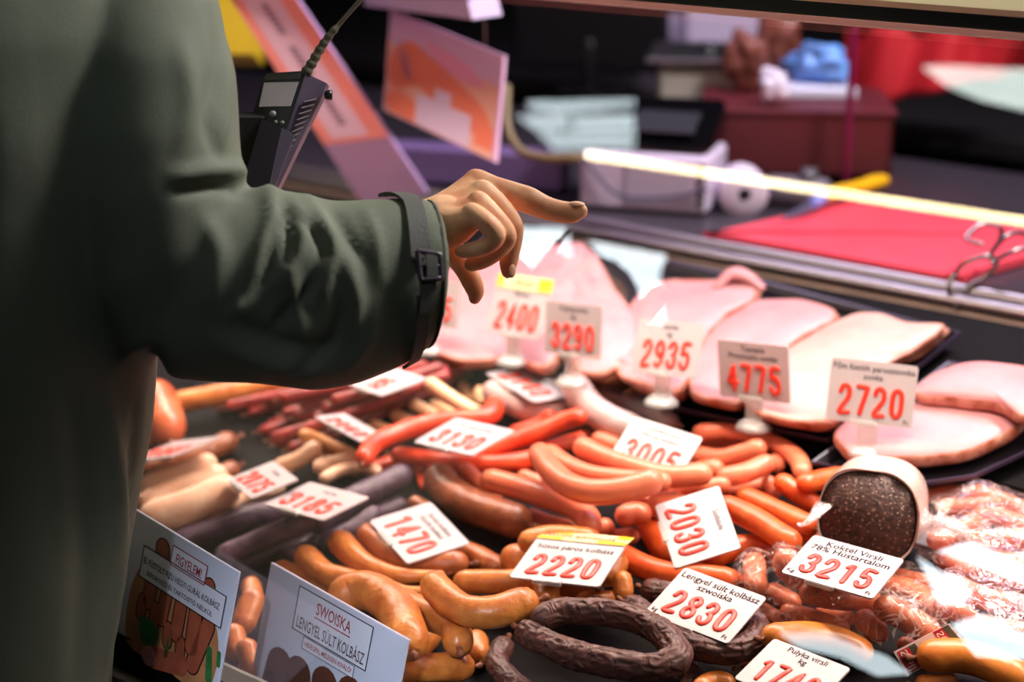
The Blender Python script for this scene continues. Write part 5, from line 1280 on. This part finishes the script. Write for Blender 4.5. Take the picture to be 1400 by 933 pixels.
# ------------------------------------------------------------------ labels of the sausages: look, place, then order
ORD = 'first second third fourth fifth sixth seventh eighth ninth tenth eleventh twelfth thirteenth fourteenth fifteenth sixteenth seventeenth eighteenth nineteenth twentieth'.split()
def order(key, look, cat, group, where, axis=0, word='from the left', pick=None):
    L_ = G[key] if pick is None else [o for o in G[key] if pick(o)]
    L_ = sorted(L_, key=lambda o: o['_px'][axis])
    for i, o in enumerate(L_):
        place = where if len(L_) == 1 else '%s, %s %s' % (where, ORD[i], word)
        tag(o, '%s %s' % (look, place), cat, group if len(L_) > 1 else None)
order('stick', 'dark red thin sausage', 'sausage', 'dark red stick sausages', 'in the stack under the sleeve', 1, 'from the back')
order('farleft', 'long orange brown sausage', 'sausage', None, 'behind the dark red sticks')
order('ball', 'thick glossy orange sausage', 'sausage', 'thick orange sausages', 'beside the jacket at the far left')
order('brownleft', 'brown sausage', 'sausage', 'brown sausages at the far left', 'under the flat tag beside the jacket')
order('tan', 'thin tan sausage', 'sausage', 'thin tan sausages', 'left of the red orange sausages')
order('cream', 'cream sausage', 'sausage', 'cream sausages', 'around the 2075 tag')
order('purple', 'purple black long sausage', 'sausage', 'purple black sausages', 'around the 3185 tag')
order('wiener', 'pale thin wiener', 'sausage', 'pale wieners', 'between red sticks and 3130 tag')
order('white', 'whitish thick sausage', 'sausage', 'whitish thick sausages', 'near the 2140 tag')
order('red', 'red orange long sausage', 'sausage', 'red orange sausages', 'around the 3130 tag')
order('frank', 'pink frankfurter', 'sausage', 'frankfurters right of the 3005 tag', 'right of the 3005 tag', pick=lambda o: o['_px'][0] > 960 and o['_px'][1] < 685)
order('frank', 'pink frankfurter', 'sausage', 'frankfurters before the 3005 tag', 'before the 3005 tag', pick=lambda o: not (o['_px'][0] > 960 and o['_px'][1] < 685))
order('orange', 'orange sausage', 'sausage', 'orange sausages', 'around the 2030 tag')
order('brown', 'thick brown sausage', 'sausage', 'thick brown sausages', 'right above the 1470 tag')
mt_ = lambda o: o.data.materials[0].name
order('amber', 'brown curved sausage', 'sausage', 'brown sausages under the 1470 tag', 'under the 1470 tag', pick=lambda o: mt_(o).startswith('brown'))
order('amber', 'amber sausage', 'sausage', 'amber sausages between the cards', 'between the two picture cards', 1, 'from the top', pick=lambda o: mt_(o).startswith('amber') and o['_px'][0] < 360)
order('amber', 'amber sausage', 'sausage', 'amber sausages around the 2220 tag', 'around the 2220 tag', pick=lambda o: mt_(o).startswith('amber') and o['_px'][0] >= 640)
order('amber', 'amber curved sausage', 'sausage', 'amber sausages behind the card', 'behind the SWOISKA card', pick=lambda o: mt_(o).startswith('amber') and 360 <= o['_px'][0] < 640)
tag(G['ring'][0], 'dark smoked sausage piece left of the large dark ring', 'sausage')
tag(G['ring'][1], 'dark smoked sausage end under the right side of the dark ring', 'sausage')
tag(G['ring'][2], 'dark wrinkled ring sausage under the 2830 tag', 'ring sausage')
tag(G['ring'][3], 'large dark wrinkled ring sausage in front, left of the 2830 tag', 'ring sausage')
order('cocktail', 'small cocktail sausage', 'sausage', 'cocktail sausages in the clear bag', 'in the clear bag around the 3215 tag')
order('backpack', 'pink frankfurter', 'sausage', 'frankfurters in the clear bag', 'in the clear bag right of the blood sausage')
order('gold', 'golden sausage', 'sausage', 'golden sausages', 'at the bottom right edge')
for o in SAUS: del o['_px']
